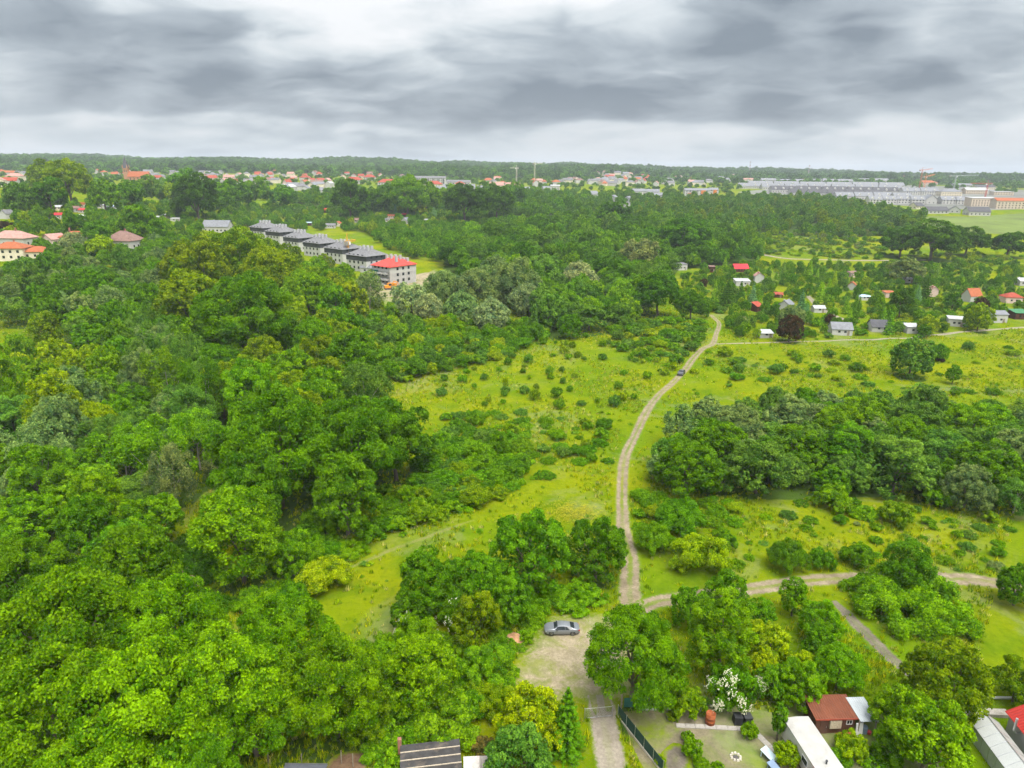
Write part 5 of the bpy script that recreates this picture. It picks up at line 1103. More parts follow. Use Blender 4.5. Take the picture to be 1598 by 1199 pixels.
# ------------------------------------------------------------------ cars
def car(name, label, pos, rz, paint, Lc=4.72, wc=1.86, hc=1.42, fast=True):
    t = thing(name, label, 'car', pos, rz)
    hx = Lc / 2
    xs = np.linspace(-hx, hx, 61)                      # front at +x
    f = (xs + hx) / Lc                                 # 0 rear .. 1 front
    top = np.interp(f, [0, .02, .08, .16, .30, .42, .54, .62, .735, .80, .90, .965, 1.0], [.80, .92, .985 if fast else .99, 1.06 if fast else 1.00, 1.30, 1.40, 1.415, 1.37, 1.03, .985, .90, .78, .60]) * hc / 1.42
    belt = np.interp(f, [0, .05, .2, .5, .75, .9, 1.0], [.80, .93, .97, .94, .92, .86, .60]) * hc / 1.42
    belt = np.minimum(belt, top)
    wid = np.interp(f, [0, .03, .10, .25, .75, .90, .97, 1.0], [.70, .82, .95, 1.0, 1.0, .95, .84, .66]) * wc / 2
    roofw = np.interp(f, [0, .1, .3, .6, .74, .8, 1.0], [.95, .86, .66, .68, .82, .93, .95]) * wid
    low = np.interp(f, [0, .04, .1, .9, .96, 1.0], [.42, .30, .22, .20, .26, .40])
    def blend(a): 
        k = np.ones(3) / 3; return np.convolve(np.pad(a, 1, 'edge'), k, 'valid')
    top, belt, wid, roofw, low = map(blend, (top, belt, wid, roofw, low))
    # section: sill -> belly of the side -> belt -> shoulder -> roof edge -> roof middle (one half, mirrored)
    V = []; m_ = 12
    for i in range(len(xs)):
        zl, zb, zt, w_, rw = low[i], belt[i], top[i], wid[i], roofw[i]
        half = [(w_ * .90, zl), (w_ * .97, zl + (zb - zl) * .25), (w_, zl + (zb - zl) * .60), (w_ * .985, zl + (zb - zl) * .85), (w_ * .95, zb),
                (w_ * .95 + (rw - w_ * .95) * .5, zb + (zt - zb) * .50), (rw, zb + (zt - zb) * .88), (rw * .90, zb + (zt - zb) * .96), (rw * .6, zb + (zt - zb) * .99), (rw * .3, zt), (0, zt)]
        sec = [(-a, z) for a, z in half] + [(a, z) for a, z in reversed(half[:-1])]
        V.append([(xs[i], a, z) for a, z in sec])
    V = np.array(V); nS, nC = V.shape[:2]
    groups = {'body': []}
    arch = [(-hx * .60), (hx * .62)]
    def region(i, j):
        fm = (f[i] + f[i + 1]) / 2; jj = j if j < (nC - 1) / 2 else nC - 2 - j; left = j < (nC - 1) / 2
        tall = min(top[i] - belt[i], top[i + 1] - belt[i + 1])
        if jj in (4, 5) and .19 < fm < .70 and tall > .10:
            if .40 < fm < .43: return 'pillar'
            if jj == 5 and not (.24 < fm < .66): return 'body'
            return ('rear_' if fm <= .40 else 'front_') + 'side_window' + ('L' if left else 'R')
        if jj >= 7 and .625 < fm < .735: return 'windscreen'
        if jj >= 7 and (.15 if fast else .17) < fm < .275: return 'rear_window'
        return 'body'
    for i in range(nS - 1):
        for j in range(nC - 1):
            xm = (xs[i] + xs[i + 1]) / 2; jj = j if j < (nC - 1) / 2 else nC - 2 - j
            if jj <= 1 and any(abs(xm - a) < .36 - .04 * jj for a in arch): continue          # wheel arches
            groups.setdefault(region(i, j), []).append((i * nC + j, i * nC + j + 1, (i + 1) * nC + j + 1, (i + 1) * nC + j))
    VV = V.reshape(-1, 3)
    def sub(name_, faces, mat, parent, extra=None, smooth=True):
        ids = sorted({v for q in faces for v in q}); mp_ = {v: k for k, v in enumerate(ids)}
        mb = MB().add(VV[ids], [tuple(mp_[v] for v in reversed(q)) for q in faces])
        if extra: mb.add(*extra)
        return mb.build(name_, mat, parent, smooth)
    caps = ([tuple(p_) for p_ in V[0]] + [tuple(p_) for p_ in V[-1]], [tuple(range(nC)), tuple(reversed(range(nC, 2 * nC)))])
    sub('body', groups['body'], paint, t, caps)
    if 'pillar' in groups: sub('door_pillar', groups['pillar'], DARKCLAD, t)
    for k, q in groups.items():
        if k in ('body', 'pillar'): continue
        sub(k.rstrip('LR') if k.endswith(('L', 'R')) else k, q, GLASS, t)
    MB().box(-hx * .93, hx * .92, -wc * .40, wc * .40, .20, .34).build('underbody', DARKCLAD, t)
    for a in arch:
        for sy in (-1, 1):
            MB().tube([(a, sy * wc * .36, .36), (a, sy * (wc * .5 - .16), .36)], .38, 16).build('wheel_well', DARKCLAD, t)
            wl = MB(); y1 = sy * (wc * .5 - .02); y0_ = sy * (wc * .5 - .24); wl.tube([(a, y0_, .335), (a, y0_ + sy * .03, .335), (a, y1 - sy * .03, .335), (a, y1, .335)], [.30, .335, .335, .30], 22)
            w_ = wl.build('wheel', pm('tyre', (0.018, 0.018, 0.019), .85), t, True)
            rm = MB()
            for k in range(5):
                c_, s_ = math.cos(k * 1.2566), math.sin(k * 1.2566); rm.add([(a - s_ * .035, y1 + sy * .008, .335 + c_ * .035), (a + s_ * .035 , y1 + sy * .008, .335 - c_ * .035), (a + c_ * .22 + s_ * .05, y1 + sy * .004, .335 + s_ * .22 - c_ * .05), (a + c_ * .22 - s_ * .05, y1 + sy * .004, .335 + s_ * .22 + c_ * .05)], [(0, 1, 2, 3)])
            for k in range(20):
                b0, b1 = 2 * math.pi * k / 20, 2 * math.pi * (k + 1) / 20
                rm.add([(a + .21 * math.cos(b0), y1 + sy * .006, .335 + .21 * math.sin(b0)), (a + .21 * math.cos(b1), y1 + sy * .006, .335 + .21 * math.sin(b1)), (a + .25 * math.cos(b1), y1 + sy * .006, .335 + .25 * math.sin(b1)), (a + .25 * math.cos(b0), y1 + sy * .006, .335 + .25 * math.sin(b0))], [(0, 1, 2, 3)])
            rm.build('rim', pm('alloy', (0.25, 0.25, 0.26), .35, .05, metal=.8), w_)
    for sy in (-1, 1):
        MB().box(hx * .86, hx * .945, sy * wc * .34 - .16, sy * wc * .34 + .16, .62, .70).build('headlight', glass('lamp_glass', (0.5, 0.52, 0.55), .1), t)
        MB().box(-hx * 1.0, -hx * .925, sy * wc * .33 - .2, sy * wc * .33 + .2, .74, .84).build('taillight', pm('tail_red', (0.35, 0.01, 0.015), .25), t)
        MB().add([(.62, sy * .90 * wc / 1.86, .93), (.80, sy * .90 * wc / 1.86, .93), (.78, sy * 1.08 * wc / 1.86, .95), (.66, sy * 1.08 * wc / 1.86, .95), (.62, sy * .90 * wc / 1.86, 1.06), (.78, sy * .90 * wc / 1.86, 1.05), (.75, sy * 1.08 * wc / 1.86, 1.06), (.66, sy * 1.08 * wc / 1.86, 1.06)], [(0, 1, 2, 3), (4, 5, 6, 7), (0, 1, 5, 4), (1, 2, 6, 5), (2, 3, 7, 6), (3, 0, 4, 7)]).build('mirror', DARKCLAD, t)
        for u in (.18, -.42): MB().box(u, u + .18, sy * (wc * .5 - .02) - .015, sy * (wc * .5 - .02) + .015, .80, .825).build('door_handle', paint, t)
    MB().box(hx * .985, hx + .015, -.55, .55, .40, .56).build('grille', DARKCLAD, t)
    MB().box(-hx - .01, -hx * .97, -.62, .62, .28, .44).build('rear_apron', DARKCLAD, t)
    foot(pos[0], pos[1], 3.2)
    return t
m, t, b = newmat('car_paint_grey'); b.inputs['Base Color'].default_value = (0.20, 0.215, 0.24, 1); b.inputs['Metallic'].default_value = .35; b.inputs['Roughness'].default_value = .32; b.inputs['Coat Weight'].default_value = .6
m2, t, b = newmat('car_paint_dark'); b.inputs['Base Color'].default_value = (0.05, 0.053, 0.06, 1); b.inputs['Metallic'].default_value = .3; b.inputs['Roughness'].default_value = .3; b.inputs['Coat Weight'].default_value = .6
cp = at(876.5, 987)[0]
car('fastback_car', 'grey fastback car parked on the dirt at the edge of the parking area', (cp[0], cp[1], cp[2] + .08), R(181), MT['car_paint_grey'])
cp = at(1063, 585)[0]; c1, c2 = at(1046, 602)[0], at(1078, 565)[0]
car('dark_car', 'small dark car driving down the rutted track in the distance', (cp[0], cp[1], cp[2] + .08), math.atan2(c1[1] - c2[1], c1[0] - c2[0]), MT['car_paint_dark'], 4.4, 1.84, 1.55, False)

# ------------------------------------------------------------------ planting
B, RO, TA, WI, AI, SH, MO, SP, TH_ = 'broad', 'round', 'tall', 'willow', 'airy', 'shrub', 'mound', 'spruce', 'thuja'
for a in [ # foreground left: big bright crowns
 (95, 985, 235, B, 'bright', 'largest bright green maple at the lower left edge'),
 (255, 985, 190, B, 'bright', 'bright green tree below the brown dead snag'),
 (70, 1120, 240, B, 'bright', 'bright green tree in the lower left corner'),
 (225, 1110, 240, B, 'bright', 'bright green tree with a dead branch showing near the bottom edge'),
 (350, 1070, 205, B, 'bright', 'bright green tree in the middle of the lower left grove'),
 (438, 1000, 165, B, 'bright', 'bright green tree at the upper right of the lower left grove'),
 (520, 1065, 170, B, 'bright', 'bright green tree at the right end of the lower left grove'),
 (392, 1108, 150, B, 'mid', 'darker green tree with bare trunk above the dark hut'),
 (562, 1110, 92, RO, 'olive', 'olive green tree with drooping catkins left of the leafy slope'),
 (140, 1235, 200, B, 'bright', None), (290, 1215, 150, B, 'mid', None),
 (40, 900, 150, B, 'mid', 'green tree at the left edge above the biggest maple'),
 # around the parking area
 (1140, 1068, 88, SH, 'mid', 'elder bush covered in white blossom above the rusty barrel', .92),
 (990, 1020, 160, B, 'bright', 'big bright green tree with leaning trunk beside the lane gate'),
 (1128, 985, 108, TA, 'bright', 'tall green tree behind the white flowering bush'),
 (1135, 918, 62, RO, 'mid', 'dark round topped tree at the bend of the side track'),
 (1078, 945, 60, RO, 'mid', 'small tree at the left of the track bend'),
 (1250, 1062, 74, RO, 'bright', 'round fresh tree right of the white flowering bush'),
 (1312, 1038, 78, B, 'bright', 'broad tree below the diagonal grey path'),
 (1203, 1003, 62, RO, 'lime', 'green tree between the flowering bush and the diagonal path'),
 (1282, 965, 68, B, 'bright', 'feathery tree beside the start of the diagonal path'),
 (1240, 930, 46, TA, 'bright', 'slim young tree close to the side track'),
 (1208, 1062, 56, RO, 'mid', 'small tree above the brown cabin'),
 (1482, 1058, 122, RO, 'olive', 'single airy round tree on the lime meadow at the lower right'),
 (1410, 1108, 92, B, 'bright', 'bright tree overhanging the lean-to roof'),
 (1452, 1148, 130, B, 'bright', 'bright broad tree left of the greenhouse'),
 (1398, 1158, 66, B, 'mid', 'darker tree behind the bright one left of the greenhouse'),
 (1590, 1060, 70, RO, 'olive', 'leafy tree cut by the right edge above the white rail'),
 (1590, 912, 62, RO, 'mid', 'dark round tree cut by the right edge at the side track'),
 (1418, 885, 74, TA, 'mid', 'tall narrow tree rising from the bramble mound at the side track'),
 (826, 852, 124, RO, 'mid', 'dense dark round tree left of the rutted track'),
 (931, 850, 96, RO, 'mid', 'dense round tree touching the rutted track'),
 (668, 903, 98, RO, 'mid', 'round green tree at the left of the hedge group by the meadow'),
 (742, 908, 98, RO, 'mid', 'green tree in the middle of the hedge group'),
 (797, 930, 80, RO, 'mid', 'green tree at the right of the hedge group'),
 (640, 948, 60, RO, 'dark', 'dark tree at the lower left of the hedge group'),
 (685, 925, 50, TA, 'fresh', 'light fresh green young tree inside the hedge group'),
 (655, 1040, 124, B, 'bright', 'spreading tree with visible trunk left of the parking area'),
 (830, 1115, 110, B, 'lime', 'yellow green tree left of the spruce by the lane'),
 (810, 1185, 110, RO, 'sage', 'pale leaved tree at the bottom edge right of the rusty roof'),
 (740, 960, 84, RO, 'olive', 'olive green tree beside the white elder bushes'),
 # middle left
 (372, 830, 130, TA, 'bright', 'tall bright green tree right of the dark clearing', 1.3),
 (455, 860, 70, RO, 'bright', 'small tree right of the tall bright one at the clearing'),
 (428, 690, 185, B, 'mid', 'huge dark green tree at the middle of the left wood'),
 (545, 690, 165, B, 'mid', 'huge green tree at the right edge of the left wood'),
 (615, 680, 125, B, 'dark', 'dark green tree facing the meadow at the edge of the left wood'),
 (118, 735, 76, RO, 'fresh', 'fresh light green round tree standing out in the left wood'),
 (268, 740, 76, AI, 'straw', 'pale thin leaved tree with bare trunks above the clearing', 1.7),
 (340, 715, 50, AI, 'straw', 'straw coloured airy tree in the left wood', 1.4),
 (265, 655, 44, AI, 'straw', 'pale birch with white limbs in the left wood', 1.5),
 (505, 895, 84, SH, 'lime', 'yellow green shrub beside the small meadow at the clearing'),
 (70, 515, 48, TA, 'olive', 'slim olive tree beside the small yellow clearing at the left'),
 (570, 610, 90, AI, 'sage', 'leaning willow with bare silver limbs at the meadow edge'),
 (575, 450, 50, AI, 'straw', 'half bare tree before the building site', 1.4),
 (365, 398, 100, B, 'olive', None), (315, 415, 110, B, 'olive', None), (425, 425, 100, B, 'olive', None), (480, 455, 84, B, 'bright', None), (380, 490, 150, B, 'mid', None), (300, 465, 110, B, 'olive', None), (450, 404, 56, B, 'olive', 'olive tree in front of the fifth dark roofed block'), (488, 424, 54, B, 'bright', 'bright tree in front of the middle of the new row'), (520, 438, 48, B, 'mid', 'green tree left of the yellow crane'), (572, 436, 26, RO, 'bright', 'small bright tree at the foot of the last dark roofed block'), (505, 412, 34, RO, 'olive', 'small olive tree at the foot of the new row'), (538, 424, 30, RO, 'bright', 'small bright tree at the foot of the third block'), (548, 452, 44, B, 'olive', 'olive tree left of the half bare tree at the site'), (412, 388, 56, B, 'olive', 'olive tree before the far end of the new row'),
 # willows and big trees in the middle distance
 (640, 468, 58, WI, 'silver', 'silvery willow right of the orange digger'),
 (692, 452, 66, WI, 'grey', 'grey willow in front of the sand heap'),
 (742, 452, 72, WI, 'straw', 'straw grey willow in the middle of the willow group'),
 (805, 440, 84, WI, 'grey', 'largest grey willow of the group'),
 (845, 425, 60, WI, 'sage', 'greener willow behind the largest one'),
 (905, 432, 56, WI, 'silver', 'silvery willow standing right of the group'),
 (766, 490, 58, WI, 'silver', 'low silvery willow at the meadow edge'), (720, 478, 56, WI, 'grey', 'low grey willow at the front of the willow group'), (668, 480, 50, WI, 'silver', 'silvery willow at the lower left of the willow group'), (822, 465, 56, WI, 'silver', 'silvery willow below the largest grey willow'), (775, 425, 60, WI, 'grey', 'grey willow at the back of the willow group'),
 (998, 398, 58, WI, 'straw', 'straw coloured willow left of the far yellow field'),
 (1028, 452, 70, B, 'dark', 'dark broad tree at the head of the rutted track'),
 (1080, 472, 48, B, 'dark', 'dark tree right of the track head beside the allotments'),
 (1070, 368, 90, B, 'dark', 'deep green wide tree on the far side of the willow wood', .72),
 (960, 332, 60, B, 'dark', None, .75), (985, 352, 50, B, 'dark', None, .75),
 (1458, 368, 90, B, 'dark', 'large dark oak group tree in the scrub at the far right', .74),
 (1408, 374, 64, B, 'dark', 'dark tree left of the large oak at the far right', .74),
 (1512, 372, 64, B, 'dark', 'dark tree right of the large oak at the far right', .74),
 (1575, 378, 56, B, 'dark', 'dark tree near the right edge below the estate', .74),
 (1415, 418, 58, B, 'straw', 'wide greyish tree right of the lone conifer in the allotments', .7),
 (1530, 492, 42, RO, 'lime', 'yellow green round tree beside the tall white shed'),
 (1450, 505, 30, RO, 'lime', 'yellow green tree by the lane right of the white shed'),
 (1443, 515, 20, RO, 'mid', 'dark slim tree standing on the lane edge'),
 (1425, 552, 62, RO, 'sage', 'round sage green tree alone on the upper right meadow'),
 (1467, 548, 26, RO, 'mid', 'small dark round tree beside the sage green one'),
 (1489, 583, 22, TA, 'mid', 'young slim tree on the upper right meadow'),
 (1234, 510, 40, RO, 'plum', 'large purple leaved tree by the lane'), (1296, 497, 16, RO, 'plum', 'small purple tree behind the slate roofed cottage'),
 (1531, 474, 22, RO, 'plum', 'purple tree above the yellow green round one'), (1098, 441, 13, RO, 'plum', 'little purple tree at the left of the allotments'), (1467, 560, 14, SH, 'plum', 'purple bush below the small dark round tree'),
 (1136, 460, 34, SP, 'conifer', 'broad dark green conifer in the right allotments', 1.2), (1156, 458, 20, SP, 'conifer', 'dark spruce left of the blue spruce'), (1175, 462, 19, SP, 'blue', 'blue spruce right of two dark spruces', 1.9),
 (1251, 473, 20, SP, 'blue', 'taller one of the twin blue spruces', 1.8), (1259, 487, 16, SP, 'blue', 'shorter one of the twin blue spruces', 1.5),
 (1375, 424, 14, SP, 'conifer', 'lone dark conifer beside the far lane', 2.1), (1433, 462, 17, SP, 'blue', 'blue spruce among tall trees at the right', 1.8), (1338, 455, 16, SP, 'conifer', 'small dark spruce above the low greenhouse roof'),
 (1408, 468, 36, TA, 'dark', 'dark tall conifer like tree in the middle of the right allotments'), (1447, 452, 22, SP, 'conifer', 'narrow dark conifer right of the blue spruce', 2.0), (1488, 470, 24, TA, 'dark', 'dark tall tree left of the salmon roofed cottage'),
 (1235, 495, 40, RO, 'straw', 'brownish loose tree behind the large purple one'),
 (140, 318, 9, SP, 'blue', None), (189, 322, 12, SP, 'blue', 'blue spruce beside the tall pale blue roofed hut', 1.5), (209, 317, 11, SP, 'blue', 'left one of a pair of distant blue spruces'), (217, 316, 14, SP, 'blue', 'right one of a pair of distant blue spruces', 1.9), (277, 322, 20, SP, 'blue', 'bluish pine above the white flat hut', 1.3),
 (545, 322, 10, SP, 'blue', 'slender blue spruce at the foot of the dark trees', 2.2), (617, 331, 12, SP, 'blue', 'blue spruce left of the bright round tree', 1.7), (677, 333, 16, SP, 'blue', 'blue spruce right of the bright round tree', 1.2), (512, 340, 13, SP, 'conifer', 'dark spruce in the middle allotments'), (652, 340, 14, SP, 'conifer', 'dark conifer below the bright round tree'),
 (656, 327, 22, RO, 'lime', 'bright yellow green round tree before the dark tree wall'), (690, 335, 15, RO, 'mid', 'clipped green tree right of the blue spruce'),
]:
    T(*a[:5], label=a[5], asp=a[6] if len(a) > 6 else None, zone='of the wood')
# dark and bright tree walls behind the allotments
for (px, py, w, tn) in [(30, 305, 50, 'sage'), (75, 300, 55, 'dark'), (70, 272, 44, 'olive'), (105, 278, 60, 'lime'), (140, 285, 60, 'olive'), (110, 308, 50, 'deep'), (160, 302, 52, 'mid'), (200, 300, 46, 'mid'), (230, 292, 44, 'sage'), (305, 302, 70, 'deep'), (340, 305, 50, 'mid'), (285, 285, 50, 'mid'), (265, 300, 36, 'lime'), (370, 300, 50, 'mid'), (400, 295, 46, 'bright'), (545, 305, 60, 'deep'), (590, 312, 40, 'dark'), (635, 300, 62, 'bright'), (665, 302, 52, 'bright'), (610, 300, 44, 'mid'), (725, 312, 60, 'deep'), (700, 304, 40, 'bright'), (775, 312, 52, 'dark'), (800, 300, 40, 'mid'), (760, 300, 40, 'sage'), (480, 310, 40, 'sage'), (440, 305, 40, 'mid'), (180, 352, 60, 'mid'), (215, 345, 60, 'mid'), (150, 362, 44, 'mid'), (235, 355, 48, 'bright'), (120, 350, 40, 'dark'), (8, 355, 24, 'plum'), (237, 373, 22, 'plum'), (115, 382, 44, 'silver'), (155, 385, 42, 'lime'), (65, 390, 16, 'deep'), (40, 397, 16, 'dark')]:
    v_ = T(px, py, w, WI if tn == 'silver' else B, tn, zone='in the tree wall behind allotments', put=False)
    if not clear_of_roads(np.array([[v_['x'], v_['y']]]), 0)[0]: VEG.pop()
    else: gput(v_['x'], v_['y'], v_['W'] / 2)
for (px, py, w) in [(1075, 725, 112), (1185, 722, 112), (1250, 700, 100), (1315, 700, 110), (1400, 720, 122), (1475, 705, 100), (1545, 725, 118), (1048, 705, 66), (1120, 690, 100), (1150, 660, 90), (1230, 650, 90), (1600, 700, 100), (1340, 650, 90), (1430, 655, 90), (1520, 660, 90)]:
    T(px, py, w * .94, random.choice([RO, B]), random.choice(['mid', 'sage', 'sage', 'grey', 'bright']), asp=.86, zone='in the grove right of the track')

fill([(245, 430), (300, 395), (370, 382), (440, 402), (510, 438), (556, 480), (558, 530), (520, 560), (420, 590), (330, 560), (290, 500)], 9, 160, (11, 15), [(B, 3), (RO, 1)], [('olive', 5), ('mid', 2), ('lime', 1), ('bright', 2)], 'in the olive oak wood on the left rise', .70)
fill([(0, 428), (150, 412), (245, 410), (290, 500), (310, 560), (180, 545), (100, 500), (60, 480), (0, 480)], 8, 220, (8, 13), [(RO, 3), (WI, 3), (B, 2), (AI, 1)], [('sage', 4), ('grey', 3), ('mid', 3), ('bright', 1)], 'in the grey green thicket at the left', .70)
fill([(190, 500), (310, 495), (325, 580), (220, 590)], 8, 60, (6, 8), [(AI, 3), (TA, 1)], [('sage', 3), ('grey', 2)], 'in the bare trunked poplar stand', .5, asp=2.0)
fill([(-20, 555), (150, 560), (215, 605), (120, 620), (-20, 612)], 5, 90, (6, 10), [(RO, 3), (B, 1)], [('lime', 3), ('bright', 3), ('mid', 1)], 'in the yellow green thicket', .70)
fill([(-40, 612), (330, 590), (335, 700), (250, 745), (-40, 770)], 8, 200, (9, 13.5), [(B, 3), (RO, 3), (AI, 1), (TA, 1)], [('mid', 2), ('sage', 3), ('bright', 3), ('fresh', 2), ('grey', 2), ('lime', 1)], 'in the mixed wood at the left edge', .70)
fill([(330, 590), (520, 570), (575, 560), (610, 625), (630, 700), (595, 745), (500, 780), (440, 830), (350, 770), (330, 700)], 9, 160, (11, 16), [(B, 4), (RO, 1)], [('mid', 4), ('dark', 1), ('bright', 3), ('olive', 2), ('fresh', 1)], 'in the dark wood beside the meadow', .70)
fill([(-40, 770), (250, 745), (262, 840), (250, 890), (120, 900), (-40, 930)], 8, 120, (9, 13), [(B, 3), (RO, 1)], [('mid', 3), ('bright', 2), ('sage', 2)], 'in the green wood left of the dark clearing', .70)
fill([(555, 460), (600, 480), (640, 500), (700, 505), (650, 560), (600, 560), (560, 520)], 2.5, 110, (4, 7), [(RO, 3), (SH, 3), (WI, 1)], [('sage', 3), ('bright', 3), ('lime', 2)], 'in the thicket left of the willows', .70)
fill([(690, 400), (700, 370), (800, 342), (950, 335), (1100, 345), (1190, 365), (1180, 392), (1060, 402), (1010, 470), (960, 490), (860, 500), (830, 470)], 8, 420, (9, 15), [(B, 4), (RO, 3), (WI, 1), (AI, 1)], [('mid', 4), ('bright', 3), ('dark', 3), ('sage', 2), ('fresh', 1)], 'in the wood behind the willow group', .70)
fill([(560, 352), (620, 362), (700, 372), (690, 402), (650, 395), (600, 380)], 4, 120, (6, 10), [(RO, 3), (B, 1)], [('bright', 3), ('mid', 3), ('lime', 1)], 'in the hedge behind the new apartment row', .70)
fill([(380, 345), (560, 348), (700, 345), (820, 335), (700, 372), (560, 355), (460, 352)], 4, 420, (3.5, 6.5), [(RO, 4), (B, 2), (WI, 1)], [('bright', 3), ('mid', 3), ('sage', 2), ('dark', 1), ('lime', 1)], 'in the middle allotment gardens', .6)
fill([(0, 312), (300, 312), (420, 318), (560, 330), (800, 330), (700, 348), (380, 348), (300, 365), (0, 375)], 4, 900, (3.8, 7.5), [(RO, 4), (B, 3)], [('bright', 3), ('mid', 3), ('sage', 3), ('dark', 1), ('lime', 1)], 'in the upper left allotment gardens', .62)
fill([(0, 380), (240, 375), (300, 370), (240, 410), (150, 412), (0, 425)], 4, 160, (5, 9), [(RO, 3), (WI, 2), (B, 1)], [('sage', 3), ('mid', 3), ('bright', 2), ('grey', 1)], 'around the houses at the left edge', .6)
fill([(880, 334), (1000, 318), (1100, 304), (1290, 305), (1370, 318), (1445, 335), (1435, 352), (1300, 358), (1190, 352), (1100, 348)], 8, 900, (6.5, 9.5), [(TA, 3), (RO, 2)], [('mid', 3), ('sage', 3), ('olive', 2), ('dark', 1)], 'in the long poplar strip', .46)
fill([(1120, 348), (1190, 358), (1300, 362), (1400, 360), (1400, 395), (1598, 390), (1598, 420), (1300, 400), (1190, 395), (1110, 395)], 1.5, 420, (2.5, 6.5), [(SH, 4), (RO, 1), (MO, 3)], [('bright', 3), ('sage', 3), ('mid', 1), ('lime', 4), ('straw', 1)], 'in the scrub below the poplar strip', .7)
fill([(1060, 425), (1180, 408), (1400, 412), (1598, 415), (1598, 505), (1450, 514), (1290, 521), (1150, 524), (1112, 495), (1060, 475)], 2, 900, (2.4, 5.2), [(RO, 4), (B, 2), (SH, 3), (SP, .5)], [('bright', 3), ('mid', 3), ('sage', 2), ('lime', 1), ('dark', 1)], 'in the right allotment gardens', .7, pad=.4)
fill([(420, 302), (560, 300), (800, 305), (900, 312), (880, 330), (700, 335), (560, 330)], 6, 300, (8, 14), [(B, 3), (RO, 2)], [('mid', 3), ('dark', 2), ('bright', 2), ('sage', 2)], 'in the tree belt before the town', .6)
fill([(800, 300), (1000, 305), (1100, 300), (1000, 318), (880, 332), (820, 330)], 5, 200, (7, 12), [(B, 3), (RO, 2)], [('mid', 3), ('bright', 2), ('sage', 2)], 'in the tree belt below the white rows', .6)
fill([(1035, 690), (1085, 640), (1150, 628), (1350, 612), (1620, 640), (1620, 770), (1500, 758), (1400, 740), (1300, 745), (1150, 740), (1035, 725)], 5, 190, (6.5, 10), [(RO, 3), (B, 2), (AI, 1.4), (WI, .7)], [('sage', 5), ('mid', 2), ('bright', 1), ('grey', 2), ('straw', .4)], 'in the grove right of the track', .56, asp=.9)
fill([(1180, 930), (1260, 930), (1330, 1000), (1350, 1070), (1240, 1090), (1150, 1060), (1150, 980)], 3, 16, (3, 5), [(RO, 3), (B, 2)], [('lime', 3), ('mid', 2), ('olive', 1)], 'in the thicket above the brown cabin', .75)

# shrubs
for a in [
 (1232, 866, 64, SH, 'mid', 'round dark bush at the left of three beside the side track', .8), (1283, 871, 42, SH, 'mid', 'smaller bush in the middle of three beside the side track', .85), (1339, 864, 52, SH, 'mid', 'bush at the right of three beside the side track', .75),
 (1096, 863, 92, SH, 'lime', 'big yellow green bush right of the rutted track', .7), (1062, 808, 84, SH, 'mid', 'dark bush above the big yellow green one', .75), (1022, 838, 64, SH, 'bright', 'bright bush close to the rutted track', .7), (1135, 845, 40, SH, 'mid', 'small bush behind the big yellow green one'),
 (1302, 775, 56, SH, 'bright', 'bright bush before the grove on the right meadow', .8), (1467, 773, 50, SH, 'bright', 'bush standing before the grove at the right', .8), (1400, 800, 54, SH, 'olive', 'olive bush on the right meadow', .7), (1350, 800, 50, MO, 'bright', 'low bright bramble patch on the right meadow'), (1545, 805, 30, SH, 'olive', 'olive bush near the right edge of the meadow'),
 (1425, 935, 170, MO, 'bright', 'wide bramble mound beside the side track', .34),
 (1360, 920, 80, MO, 'bright', 'left flank of brambles at the fork of the diagonal path', .34), (1462, 958, 80, MO, 'bright', 'right flank of brambles spilling on the lime meadow', .34),
 (1230, 1175, 42, SH, 'lime', 'yellow round shrub beside the trailer home', .9), (1170, 1140, 30, SH, 'bright', 'round green shrub by the concrete garden walk', .9), (1081, 1168, 34, SH, 'bright', 'green shrub with pale roses beside the bare patch', .95), (1073, 1150, 20, SH, 'bright', 'small green shrub behind the rose shrub', 1.0), (1050, 1117, 20, SH, 'olive', 'clipped small shrub at the foot of the garden fence', .8),
 (1070, 1092, 60, SH, 'olive', 'brown green hedge bush behind the rusty barrel', .9), (1030, 1185, 18, SH, 'lime', 'tiny yellow green sapling bush at the bare patch', 1.0), (1330, 1165, 54, SH, 'lime', 'yellow green bush in front of the red table', .8), (1370, 1185, 60, MO, 'bright', 'low leafy plants right of the trailer home'), (1310, 1180, 40, SH, 'mid', None), (1095, 1192, 26, SH, 'bright', 'low bush on the lawn at the bottom edge'), (1120, 1195, 20, SH, 'bright', 'small bush on the lawn right of the low one'),
 (715, 950, 66, SH, 'mid', 'white flowering elder right of the hedge group', .9), (650, 985, 70, SH, 'bright', 'white flowering elder left of the hedge group', .8), (600, 1020, 60, SH, 'bright', None),
 (755, 1040, 80, SH, 'fresh', 'leafy green mound left of the parking area', .7), (690, 1120, 130, MO, 'fresh', 'wide leafy knotweed slope above the black roofed shed', .4), (620, 1130, 110, MO, 'fresh', 'leafy slope left of the black roofed shed', .4), (770, 1090, 70, SH, 'olive', None), (610, 1180, 60, MO, 'fresh', 'bright leaves creeping over the shed edge', .4), (735, 1100, 60, SH, 'mid', 'shrub right of the leafy knotweed slope', .7), (700, 1060, 70, MO, 'mid', None), (780, 960, 60, SH, 'bright', None),
 (755, 1165, 40, SH, 'rust', 'brownish dry bush behind the rusty sheet roof', .7),
 (830, 965, 50, MO, 'bright', None), (900, 930, 90, MO, 'bright', 'leafy weeds between the dense round tree and the parking', .25), (850, 930, 70, MO, 'bright', None),
]:
    T(*a[:5], label=a[5], asp=a[6] if len(a) > 6 else None, zone='in the foreground scrub', name='shrub')
